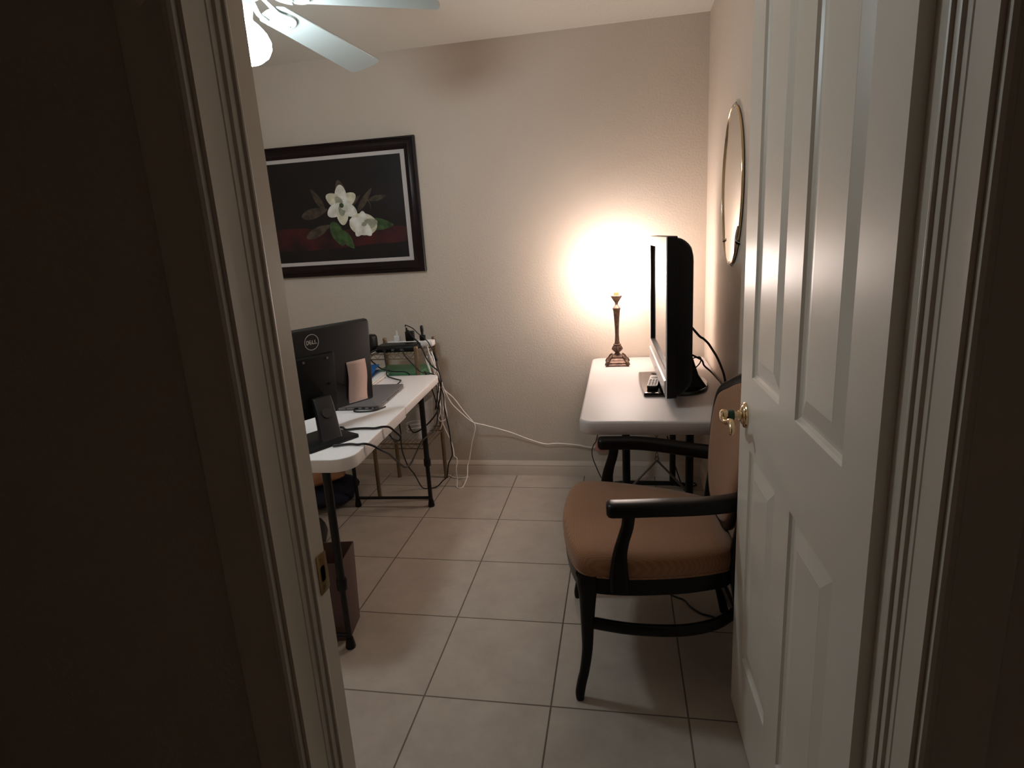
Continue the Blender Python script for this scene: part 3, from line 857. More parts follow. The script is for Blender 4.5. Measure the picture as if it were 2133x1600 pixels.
for s in (1, -1):
    # front cabriole leg
    pts = [(0.210, 0.434, 0.034, 0.027), (0.210, 0.395, 0.031, 0.025), (0.2105, 0.355, 0.0255, 0.022), (0.214, 0.258, 0.0195, 0.018), (0.2165, 0.18, 0.0165, 0.016), (0.227, 0.105, 0.015, 0.0145), (0.236, 0.066, 0.0150, 0.0145), (0.243, 0.028, 0.0150, 0.0145), (0.244, 0.008, 0.0135, 0.013), (0.244, 0.0, 0.011, 0.011)]
    path = smooth([(x, s * (0.262 + 0.010 * (1 - z / 0.43)), z) for x, z, a, b in pts], 4)
    sz = []
    for i in range(len(pts) - 1):
        for k in range(4):
            t = k / 4
            sz.append((pts[i][3] + (pts[i + 1][3] - pts[i][3]) * t, pts[i][2] + (pts[i + 1][2] - pts[i][2]) * t))
    sz.append((pts[-1][3], pts[-1][2]))
    MB().sweep(path, sz, n=16, pw=2.8, up=(1, 0, 0)).build('front_leg', M['wood'], ch, angle=50)
    # rear leg and stile in one piece, splayed backwards
    path = smooth([(-0.305, s * 0.182, 0.0), (-0.285, s * 0.184, 0.10), (-0.262, s * 0.184, 0.24), (-0.247, s * 0.184, 0.38), (-0.246, s * 0.186, 0.46), (-0.252, s * 0.190, 0.55), (-0.268, s * 0.196, 0.66), (-0.276, s * 0.196, 0.70)], 4)
    MB().sweep(path, [(0.0145, 0.016 + 0.010 * math.exp(-((p.z - 0.40) / 0.12) ** 2)) for p in path], n=14, pw=3, up=(1, 0, 0)).build('rear_leg', M['wood'], ch, angle=50)
    # arm and its curved support
    ap = smooth([(0.150, s * 0.277, 0.649), (0.10, s * 0.277, 0.649), (0.0, s * 0.271, 0.648), (-0.10, s * 0.252, 0.641), (-0.19, s * 0.224, 0.634), (-0.262, s * 0.196, 0.632)], 5)
    asz = [(0.0295, 0.0225)] * len(ap)
    asz = [(0.021, 0.014), (0.027, 0.021)] + asz[2:]
    MB().sweep(ap, asz, n=18, pw=3.2).build('arm', M['wood'], ch, angle=50)
    post = [(0.087, 0.645, 0.0185), (0.092, 0.60, 0.0175), (0.105, 0.555, 0.018), (0.114, 0.515, 0.0205), (0.117, 0.475, 0.0245), (0.118, 0.433, 0.029), (0.118, 0.393, 0.027)]
    pp = smooth([(x, s * (0.288 + 0.004 * (0.645 - z) / 0.25), z) for x, z, w in post], 4)
    pz = []
    for i in range(len(post) - 1):
        for k in range(4):
            pz.append((0.0135, post[i][2] + (post[i + 1][2] - post[i][2]) * k / 4))
    pz.append((0.0135, post[-1][2]))
    MB().sweep(pp, pz, n=14, pw=3.2, up=(1, 0, 0)).build('arm_support', M['wood'], ch, angle=50)
    st = smooth([(0.205, s * 0.263, 0.268), (0.08, s * 0.278, 0.257), (-0.06, s * 0.276, 0.252), (-0.16, s * 0.252, 0.255), (-0.225, s * 0.212, 0.262), (-0.262, s * 0.184, 0.270)], 5)
    MB().sweep(st, (0.0105, 0.0185), n=12, pw=3.2).build('side_stretcher', M['wood'], ch, angle=50)
MB().sweep([(-0.275, -0.184, 0.17), (-0.275, 0.184, 0.17)], (0.010, 0.014), n=12, pw=3.2).build('rear_stretcher', M['wood'], ch)
BK = [(0.0, 0.0), (0.075, 0.018), (0.135, 0.075), (0.178, 0.165), (0.202, 0.27), (0.210, 0.34), (0.207, 0.388), (0.190, 0.422), (0.140, 0.450), (0.08, 0.480), (0.0, 0.502)]
BK = BK + [(-a, b) for a, b in reversed(BK[1:-1])]
def bp(y, h, out=0.0):
    # back plane leans backwards and wraps a little round the sitter
    return Vector((-0.240 - 0.150 * h + 0.55 * y * y + out, y, 0.470 + h * 0.945))
ring = smooth([bp(y, h) for y, h in BK], 5, closed=True)
MB().sweep(ring, [(0.015 + 0.011 * max(0, (p.z - 0.86) / 0.11), 0.014) for p in ring], n=10, pw=2.6, up=(1, 0, 0.1), closed=True).build('back_frame', M['wood'], ch, angle=60)
bl = smooth([(y, h, 0) for y, h in BK], 5, closed=True)
def bloop(k, out):
    return [bp(p.x * k, 0.26 + (p.y - 0.26) * k, out) for p in bl]
MB().loft([bloop(0.25, -0.018), bloop(0.9, -0.016), bloop(0.955, -0.006), bloop(0.955, 0.008), bloop(0.93, 0.018), bloop(0.85, 0.027), bloop(0.65, 0.034), bloop(0.35, 0.038), bloop(0.08, 0.039)]).build('backrest', M['fabric'], ch, angle=80)

# ------------------------------------------------------------------ monitor seen from behind on the desk
ZD = 0.7352
mon = thing('monitor', 'black computer monitor seen from behind, leaning stand, round logo', 'monitor', (-0.4256, 0.4254, ZD), math.atan2(-0.478, 0.878))
TILT = 0.086
Bz = 0.072                                  # lower edge above the table
MW, MHH = 0.530, 0.332
def mp(y, h, x=0.0):
    """point on the tilted back face: h above the lower edge, x out of the back"""
    return Vector((-0.078 + math.sin(TILT) * h + math.cos(TILT) * x, y, Bz + math.cos(TILT) * h - math.sin(TILT) * x))
def mring(x, y0, y1, h0, h1, r, n=4):
    return [mp(a, b, x) for a, b in rrect(y1 - y0, h1 - h0, r, n, (y0 + y1) / 2, (h0 + h1) / 2)]
MYC = 0.0
mb = MB()
mb.loft([mring(-0.030, -MW / 2, MW / 2, 0, MHH, 0.004), mring(-0.012, -MW / 2, MW / 2, 0, MHH, 0.006), mring(-0.002, -MW / 2 + 0.002, MW / 2 - 0.002, 0.002, MHH - 0.002, 0.008), mring(0.0, -MW / 2 + 0.005, MW / 2 - 0.005, 0.005, MHH - 0.005, 0.008)])
mb.build('rear_housing', M['monitor_back'], mon, angle=40)
MB().loft([mring(-0.0325, -MW / 2 + 0.003, MW / 2 - 0.003, 0.012, MHH - 0.003, 0.003), mring(-0.0302, -MW / 2 + 0.003, MW / 2 - 0.003, 0.012, MHH - 0.003, 0.003)]).build('screen', M['gloss_black'], mon)
mb = MB()
mb.loft([mring(0.0003, -0.085, 0.085, 0.0, 0.235, 0.006), mring(0.012, -0.083, 0.083, 0.0, 0.232, 0.006), mring(0.014, -0.080, 0.080, 0.0, 0.229, 0.006)])
cvr = mb.build('mount_cover', M['black_plastic'], mon, angle=40)
for y in (-0.05, 0.05):
    for h in (0.117, 0.217):
        mb = MB()
        mb.loft([[mp(y + 0.0045 * math.cos(t), h + 0.0045 * math.sin(t), x) for t in [2 * PI * k / 14 for k in range(14)]] for x in (0.0142, 0.0165)])
        mb.build('screw', M['screw'] if h > 0.2 else M['black_metal'], cvr)  # lower pair coloured black to imitate the darkness that hides them
# round emblem with four slanted capitals
lg = MB()
LGC = (MYC, MHH - 0.049)
for r0, r1 in ((0.0275, 0.0300),):
    L = []
    for r, x in ((r0, 0.0002), (r0, 0.0011), (r1, 0.0011), (r1, 0.0002)):
        L.append([mp(LGC[0] + r * math.cos(2 * PI * k / 48), LGC[1] + r * math.sin(2 * PI * k / 48), x) for k in range(48)])
    lg.loft(L, cap=(False, False))
def letter(strokes, cx, rot=0.0, w=0.0036):
    for pts in strokes:
        q = []
        for px_, pz_ in pts:
            a_, b_ = px_ - 0.5, pz_ - 0.5
            a2, b2 = a_ * math.cos(rot) - b_ * math.sin(rot), a_ * math.sin(rot) + b_ * math.cos(rot)
            q.append((a2, b2))
        path = [mp(LGC[0] + cx + a2 * 0.0100, LGC[1] + b2 * 0.0135, 0.0008) for a2, b2 in q]
        lg.sweep(path, (w / 2, 0.0005), n=6, pw=6, up=mp(0, 0, 1) - mp(0, 0, 0))
letter([[(0.1, 0.0), (0.1, 1.0), (0.55, 1.0), (0.9, 0.72), (0.9, 0.28), (0.55, 0.0), (0.1, 0.0)]], -0.0168)
letter([[(0.85, 1.0), (0.1, 1.0), (0.1, 0.0), (0.85, 0.0)], [(0.1, 0.5), (0.75, 0.5)]], -0.0050, 0.6)
letter([[(0.1, 1.0), (0.1, 0.0), (0.9, 0.0)]], 0.0068)
letter([[(0.1, 1.0), (0.1, 0.0), (0.9, 0.0)]], 0.0176)
lgo = lg.build('logo', M['logo_grey'], mon)
lgo['label'] = 'grey ring logo with four letters'
# stand: column with a cable hole and a flat foot
mb = MB()
cw = 0.039
mb.loft([[Vector((x, y, z)) for x, y in rrect(dx, 2 * w_, 0.005, 3, cx, SC_Y)] for z, dx, w_, cx, SC_Y in ((0.010, 0.030, cw + 0.003, 0.046, -0.040), (0.050, 0.026, cw + 0.001, 0.022, -0.028), (0.100, 0.024, cw, -0.008, -0.014), (0.135, 0.022, cw, -0.030, -0.006), (0.148, 0.020, cw - 0.001, -0.040, -0.003))])
st = mb.build('stand_column', M['monitor_back'], mon, angle=40)
MB().lathe([(0.0, 0.0), (0.019, 0.0), (0.019, 0.002), (0.0, 0.002)], (0.0085, -0.018, 0.096), rot=Matrix.Rotation(math.radians(59), 3, 'Y')).build('cable_hole', M['gloss_black'], st)
MB().prism(rrect(0.19, 0.215, 0.012, 4, 0.005, -0.058), 0.0, 0.011).build('stand_foot', M['black_plastic'], mon, bevel=0.002)

# pink note taped to the monitor
def monw(y, h, x):
    c_, s_ = 0.878, -0.478
    p = mp(y, h, x)
    return Vector((-0.4256 + c_ * p.x - s_ * p.y, 0.4254 + s_ * p.x + c_ * p.y, ZD + p.z))
L = []
for i in range(13):
    t = i / 12
    h = 0.178 - 0.166 * t
    out = 0.0015 + 0.004 * math.sin(t * 3) ** 2 + 0.024 * max(0, t - 0.55) ** 1.5
    sh_ = 0.004 * math.sin(t * 5)
    L.append([monw(0.142 + sh_, h, out), monw(0.186 + sh_, h, out + 0.0015), monw(0.232 + sh_, h, out)])
V, F = [], []
for r_ in L:
    V += r_
for i in range(12):
    for j in range(2):
        F.append((i * 3 + j, i * 3 + j + 1, (i + 1) * 3 + j + 1, (i + 1) * 3 + j))
mb = MB().add(V, F)
no = at(mb, L[-1][1]).build('note_paper', M['ruled'], angle=60)
no.location = L[-1][1]
tag(no, 'long strip of pink ruled note paper hanging on the black monitor', 'note')
so = no.modifiers.new('thickness', 'SOLIDIFY')
so.thickness = 0.0004

# laptop
lap = thing('laptop', 'closed grey laptop with side ports lying beside the monitor', 'laptop', (-0.522, 0.955, ZD), math.radians(3.5))
mb = MB()
mb.loft([[Vector((x, y, z)) for x, y in rrect(0.250 - 2 * i, 0.385 - 2 * i, 0.014, 4)] for i, z in ((0.006, 0.0012), (0.001, 0.0035), (0.0, 0.0125))])
lb = mb.build('laptop_base', M['grey_metal'], lap, angle=40)
MB().loft([[Vector((x, y, z)) for x, y in rrect(0.250 - 2 * i, 0.385 - 2 * i, 0.014, 4)] for i, z in ((0.001, 0.0134), (0.0, 0.0145), (0.0, 0.0190), (0.002, 0.0202))]).build('lid', M['grey_metal'], lap, angle=40)
for x, w in ((-0.02, 0.006), (0.028, 0.014), (0.058, 0.014), (0.088, 0.014), (0.108, 0.006)):
    MB().bb(x - w / 2, x + w / 2, -0.1930, -0.1905, 0.0062, 0.0112).build('port', M['gloss_black'], lb)
MB().bb(0.1235, 0.1258, -0.07, 0.10, 0.0068, 0.0108).build('vent', M['gloss_black'], lb)
for x in (-0.1, 0.1):
    for y in (-0.16, 0.16):
        MB().cyl((x, y, 0.0), (x, y, 0.0025), 0.008, n=12).build('rubber_foot', M['black_rubber'], lb)

# papers and blue folder behind the laptop
mb = MB()
for k in range(5):
    mb.prism(rrect(0.216, 0.279, 0.002, 1), 0.0004 + 0.0042 * k, 0.0038 + 0.0042 * k, rot=Matrix.Rotation(math.radians(6 + (k * 37) % 9 - 4), 3, 'Z'), c=(-0.706 + 0.004 * (k % 3), 1.285 + 0.006 * (k % 2), ZD))
solo('paper_stack', mb, M['paper'], 'loose stack of white papers under the blue folder', 'papers', (-0.706, 1.285, ZD), flat=True)
R_ = Matrix.Rotation(math.radians(7), 3, 'Z')
mb = MB()
for z0, lift in ((0.0215, 0.010), (0.027, 0.034)):       # two card covers that stand open like a wedge
    P = [R_ @ Vector((x, y, z0 + (lift if y > 0 else 0.0))) for x, y in ((-0.115, -0.15), (0.115, -0.15), (0.115, 0.135), (-0.115, 0.135))]
    mb.loft([[p + Vector((-0.742, 1.283, ZD)) for p in P], [p + Vector((-0.742, 1.283, ZD + 0.0015)) for p in P]])
solo('blue_folder', mb, M['blue_card'], 'blue card folder lying on top of the white papers', 'folder', (-0.742, 1.283, ZD + 0.0215), flat=True)
solo('item', MB().prism(rrect(0.10, 0.15, 0.004, 2), 0.0, 0.012, rot=Matrix.Rotation(0.3, 3, 'Z'), c=(-0.665, 0.40, ZD)), M['violet'], 'small violet notebook half hidden behind the monitor stand, blue screen light in its colour', 'item', (-0.665, 0.40, ZD), bevel=0.001)  # stand-in block; its violet imitates blue screen light on an unclear small thing

# ------------------------------------------------------------------ wire rack behind the desk
rk = thing('wire_rack', 'small champagne metal wire rack standing between desk and wall', 'rack', (-0.5915, 1.613, 0))
RW, RD = 0.152, 0.160
for sx in (-1, 1):
    for sy in (-1, 1):
        p = MB().cyl((sx * RW, sy * RD, 0.012), (sx * RW, sy * RD, 0.872), 0.0115).build('post', M['rack'], rk)
        MB().lathe([(0.0, 0.872), (0.0125, 0.872), (0.0125, 0.880), (0.009, 0.886), (0.0, 0.887)], (sx * RW, sy * RD, 0)).build('cap', M['rack'], p)
        MB().lathe([(0.0, 0.0), (0.013, 0.0), (0.013, 0.010), (0.0115, 0.014), (0.0, 0.014)], (sx * RW, sy * RD, 0)).build('foot', M['rack'], p)
for z in (0.335, 0.660, 0.848):
    mb = MB()
    for sy in (-1, 1):
        for dz in (0.0, -0.028):
            mb.cyl((-RW, sy * RD, z + dz), (RW, sy * RD, z + dz), 0.0035, n=8)
        zig = [(-RW + 0.012 + k * (2 * RW - 0.024) / 12, sy * RD, z - 0.002 - 0.024 * (k % 2)) for k in range(13)]
        mb.ptube(zig, 0.0018, 6)
    for sx in (-1, 1):
        for dz in (0.0, -0.028):
            mb.cyl((sx * RW, -RD, z + dz), (sx * RW, RD, z + dz), 0.0035, n=8)
    for k in range(13):
        x = -RW + (k + 0.5) * 2 * RW / 13
        mb.cyl((x, -RD, z + 0.003), (x, RD, z + 0.003), 0.0018, n=6)
    mb.build('shelf', M['rack'], rk)

def slab(name, w, d, h, loc, rz, m, label, cat, grp=None, r=0.006, bevel=0.002):
    mb = MB().prism(rrect(w, d, r, 3), 0, h)
    o = mb.build(name, m, bevel=bevel, seg=2)
    o.location = loc
    o.rotation_euler = (0, 0, rz)
    return tag(o, label, cat, grp)
ZS = 0.848 + 0.0052
rtr = thing('router', 'flat black router lying along the front of the top shelf', 'router', (-0.567, 1.533, ZS), math.radians(1))
MB().loft([[Vector((x, y, z)) for x, y in rrect(0.222 - 2 * i, 0.128 - 2 * i, 0.01, 4)] for i, z in ((0.006, 0.0), (0.0, 0.006), (0.0, 0.026), (0.006, 0.034))]).build('body', M['black_plastic'], rtr, angle=50)
for x in (-0.06, -0.01, 0.04):
    MB().bb(x - 0.008, x + 0.008, -0.0655, -0.063, 0.008, 0.02).build('socket', M['gloss_black'], rtr)
ps = thing('power_strip', 'white power strip lying behind the flat black router', 'power strip', (-0.535, 1.652, ZS), math.radians(3))
MB().loft([[Vector((x, y, z)) for x, y in rrect(0.27 - 2 * i, 0.062 - 2 * i, 0.012, 4)] for i, z in ((0.003, 0.0), (0.0, 0.004), (0.0, 0.026), (0.004, 0.031))]).build('body', M['desk_plastic'], ps, angle=50)
for k in range(4):
    MB().prism(rrect(0.03, 0.03, 0.006, 3, -0.085 + k * 0.058, 0), 0.0311, 0.0322).build('socket', M['paper'], ps)
ZP = ZS + 0.0323
wp = thing('plug_adapter', 'white plug adapter standing on the power strip', 'plug', (-0.615, 1.652, ZP), 0)
MB().prism(rrect(0.034, 0.028, 0.005, 3), 0.0, 0.030).build('body', M['paper'], wp, bevel=0.003)
MB().lathe([(0.0, 0.030), (0.008, 0.030), (0.006, 0.044), (0.0035, 0.060), (0.0, 0.060)]).build('cord_sleeve', M['paper'], wp)
ba = thing('power_adapter', 'blocky black power adapter with a looped cord, plugged into the power strip', 'power adapter', (-0.538, 1.652, ZP), math.radians(8))
MB().prism(rrect(0.048, 0.040, 0.006, 3), 0.0, 0.055).build('body', M['black_plastic'], ba, bevel=0.004)
MB().lathe([(0.0, 0.055), (0.006, 0.055), (0.005, 0.075), (0.0, 0.076)], (-0.016, 0, 0)).build('cord_sleeve', M['black_rubber'], ba)
bpg = thing('plug_adapter', 'slim black plug with a tall cord sleeve at the right end of the power strip', 'plug', (-0.464, 1.652, ZP), 0)
MB().prism(rrect(0.030, 0.026, 0.005, 3), 0.0, 0.030).build('body', M['black_plastic'], bpg, bevel=0.003)
MB().lathe([(0.0, 0.030), (0.0085, 0.030), (0.0065, 0.040), (0.0095, 0.055), (0.0095, 0.078), (0.005, 0.085), (0.0, 0.086)]).build('cord_sleeve', M['black_rubber'], bpg)
spk = thing('speaker', 'small upright black speaker at the left end of the top shelf', 'speaker', (-0.719, 1.515, ZS), math.radians(-30))
mb = MB()
L = []
for x in (-0.028, -0.024, 0.022, 0.028):
    k = 0.004 if x in (-0.028, 0.028) else 0.0
    L.append([Vector((a, x, b)) for a, b in rrect(0.062 - 2 * k, 0.094 - 2 * k, 0.014, 4, 0, 0.0475)])
mb.loft(L)
mb.build('body', M['black_plastic'], spk, angle=50)
MB().loft([[Vector((a, y, b)) for a, b in rrect(0.046, 0.074, 0.008, 4, 0, 0.0475)] for y in (-0.0282, -0.0292)]).build('grille', M['grey_metal'], spk)

ZF = 0.660 + 0.0052
mb = MB()
for k in range(3):
    mb.prism(rrect(0.300, 0.235, 0.004, 2), 0.003 + k * 0.016, 0.014 + k * 0.016, rot=Matrix.Rotation(math.radians((0, 2.5, -2)[k]), 3, 'Z'), c=(0.004 * k, 0.003 * k, 0))
gf = mb.build('green_folders', M['green_card'], bevel=0.0008, seg=1)
for o_ in (gf,):
    bpy.data.objects.remove(o_)
for k, (z, rz, dx, lab, mt) in enumerate(((0.0, 0.0, 0.0, 'lowest of the three green folders on the middle rack shelf', 'green_card'), (0.0225, 2.5, 0.004, 'middle one of the stacked green folders on the rack', 'green_card'), (0.045, -1.5, 0.006, 'topmost pale green folder of the stack on the rack shelf', 'green_card'))):
    slab('green_folder', 0.268, 0.235, 0.021, (-0.592 + dx, 1.613, ZF + z), math.radians(rz), M[mt], lab, 'folder', 'green folders on the rack', 0.004, 0.001)

# clear bin on the lower shelf
cb = thing('clear_bin', 'clear plastic bin on the lowest shelf of the wire rack', 'bin', (-0.592, 1.613, 0.3402))
L = []
for k, z in ((0.90, 0.0), (0.98, 0.006), (1.06, 0.19), (1.10, 0.192), (1.10, 0.198), (1.05, 0.198), (1.045, 0.19), (0.965, 0.010)):
    L.append([Vector((x * k, y * k, z)) for x, y in rrect(0.245, 0.26, 0.03, 5)])
MB().loft(L).build('tub', M['clear_plastic'], cb, angle=50)
solo('cable_coil', MB().tube([(-0.54 + 0.05 * math.cos(k * 0.9), 1.60 + 0.06 * math.sin(k * 0.9), 0.358 + 0.003 * k) for k in range(22)], 0.003), M['white_rubber'], 'coil of white cable lying inside the clear bin', 'cable', (-0.54, 1.60, 0.352))

# ------------------------------------------------------------------ floor things under the desk
wb = thing('waste_bin', 'open brown rectangular waste bin behind the near desk leg', 'bin', (-0.490, 0.292, 0), math.radians(9))
L = []
for k, z in ((1.0, 0.0), (1.03, 0.10), (1.07, 0.22)):
    L.append([Vector((x * k, y * k, z)) for x, y in rrect(0.225, 0.150, 0.006, 2)])
def rimz(x, y):
    return 0.318 - 0.0 * abs(x)
top = [Vector((x * 1.10, y * 1.10, 0.322 - (0.026 if abs(y) < 0.05 else 0.0))) for x, y in rrect(0.225, 0.150, 0.006, 2)]
L.append(top)
L.append([Vector((p.x * 0.97, p.y * 0.955, p.z)) for p in top])
L.append([Vector((x * 1.03, y * 1.02, 0.22)) for x, y in rrect(0.225, 0.150, 0.006, 2)])
L.append([Vector((x * 0.97, y * 0.95, 0.006)) for x, y in rrect(0.225, 0.150, 0.006, 2)])
MB().loft(L).build('bin_wall', M['bin_wall'], wb, angle=40)

def blob(name, c, r, m, label, cat, seed, amp=0.18):
    rnd = random.Random(seed)
    ph = [rnd.uniform(0, 6.28) for _ in range(6)]
    L = []
    for i in range(1, 12):
        th = PI * i / 12
        row = []
        for k in range(28):
            a_ = 2 * PI * k / 28
            s = 1 + amp * (math.sin(3 * a_ + ph[0] + 2 * th) * 0.5 + math.sin(5 * a_ + ph[1]) * 0.3 + math.sin(4 * th + ph[2] + a_) * 0.4)
            z = -math.cos(th) * r[2] * (0.9 + 0.2 * s * 0.5)
            row.append(Vector((math.cos(a_) * math.sin(th) * r[0] * s, math.sin(a_) * math.sin(th) * r[1] * s, max(z, -r[2] * 0.8) + r[2] * 0.8)))
        L.append(row)
    o = MB().loft(L).build(name, m, angle=80)
    o.location = c
    return tag(o, label, cat)
blob('cloth_bag', (-1.10, 1.42, 0.0), (0.23, 0.20, 0.075), M['navy_cloth'], 'slumped navy cloth bag on the floor under the desk', 'bag', 3)
blob('folded_cloth', (-1.11, 1.40, 0.1305), (0.17, 0.13, 0.030), M['orange_cloth'], 'tan orange cloth resting on the navy bag', 'cloth', 9)
sh_ = MB().loft([[Vector((x * k + dx, y * k, z)) for x, y in rrect(0.11, 0.25, 0.05, 6)] for k, z, dx in ((0.92, 0.0, 0), (1.0, 0.008, 0), (0.98, 0.025, 0), (0.9, 0.05, 0.0), (0.66, 0.085, 0.0), (0.4, 0.098, 0.0))])
so_ = sh_.build('slipper', M['black_rubber'], angle=70)
so_.location = (-0.885, 0.955, 0)
so_.rotation_euler = (0, 0, 0.4)
tag(so_, 'dark soft slipper on the floor left of the near desk leg', 'slipper')

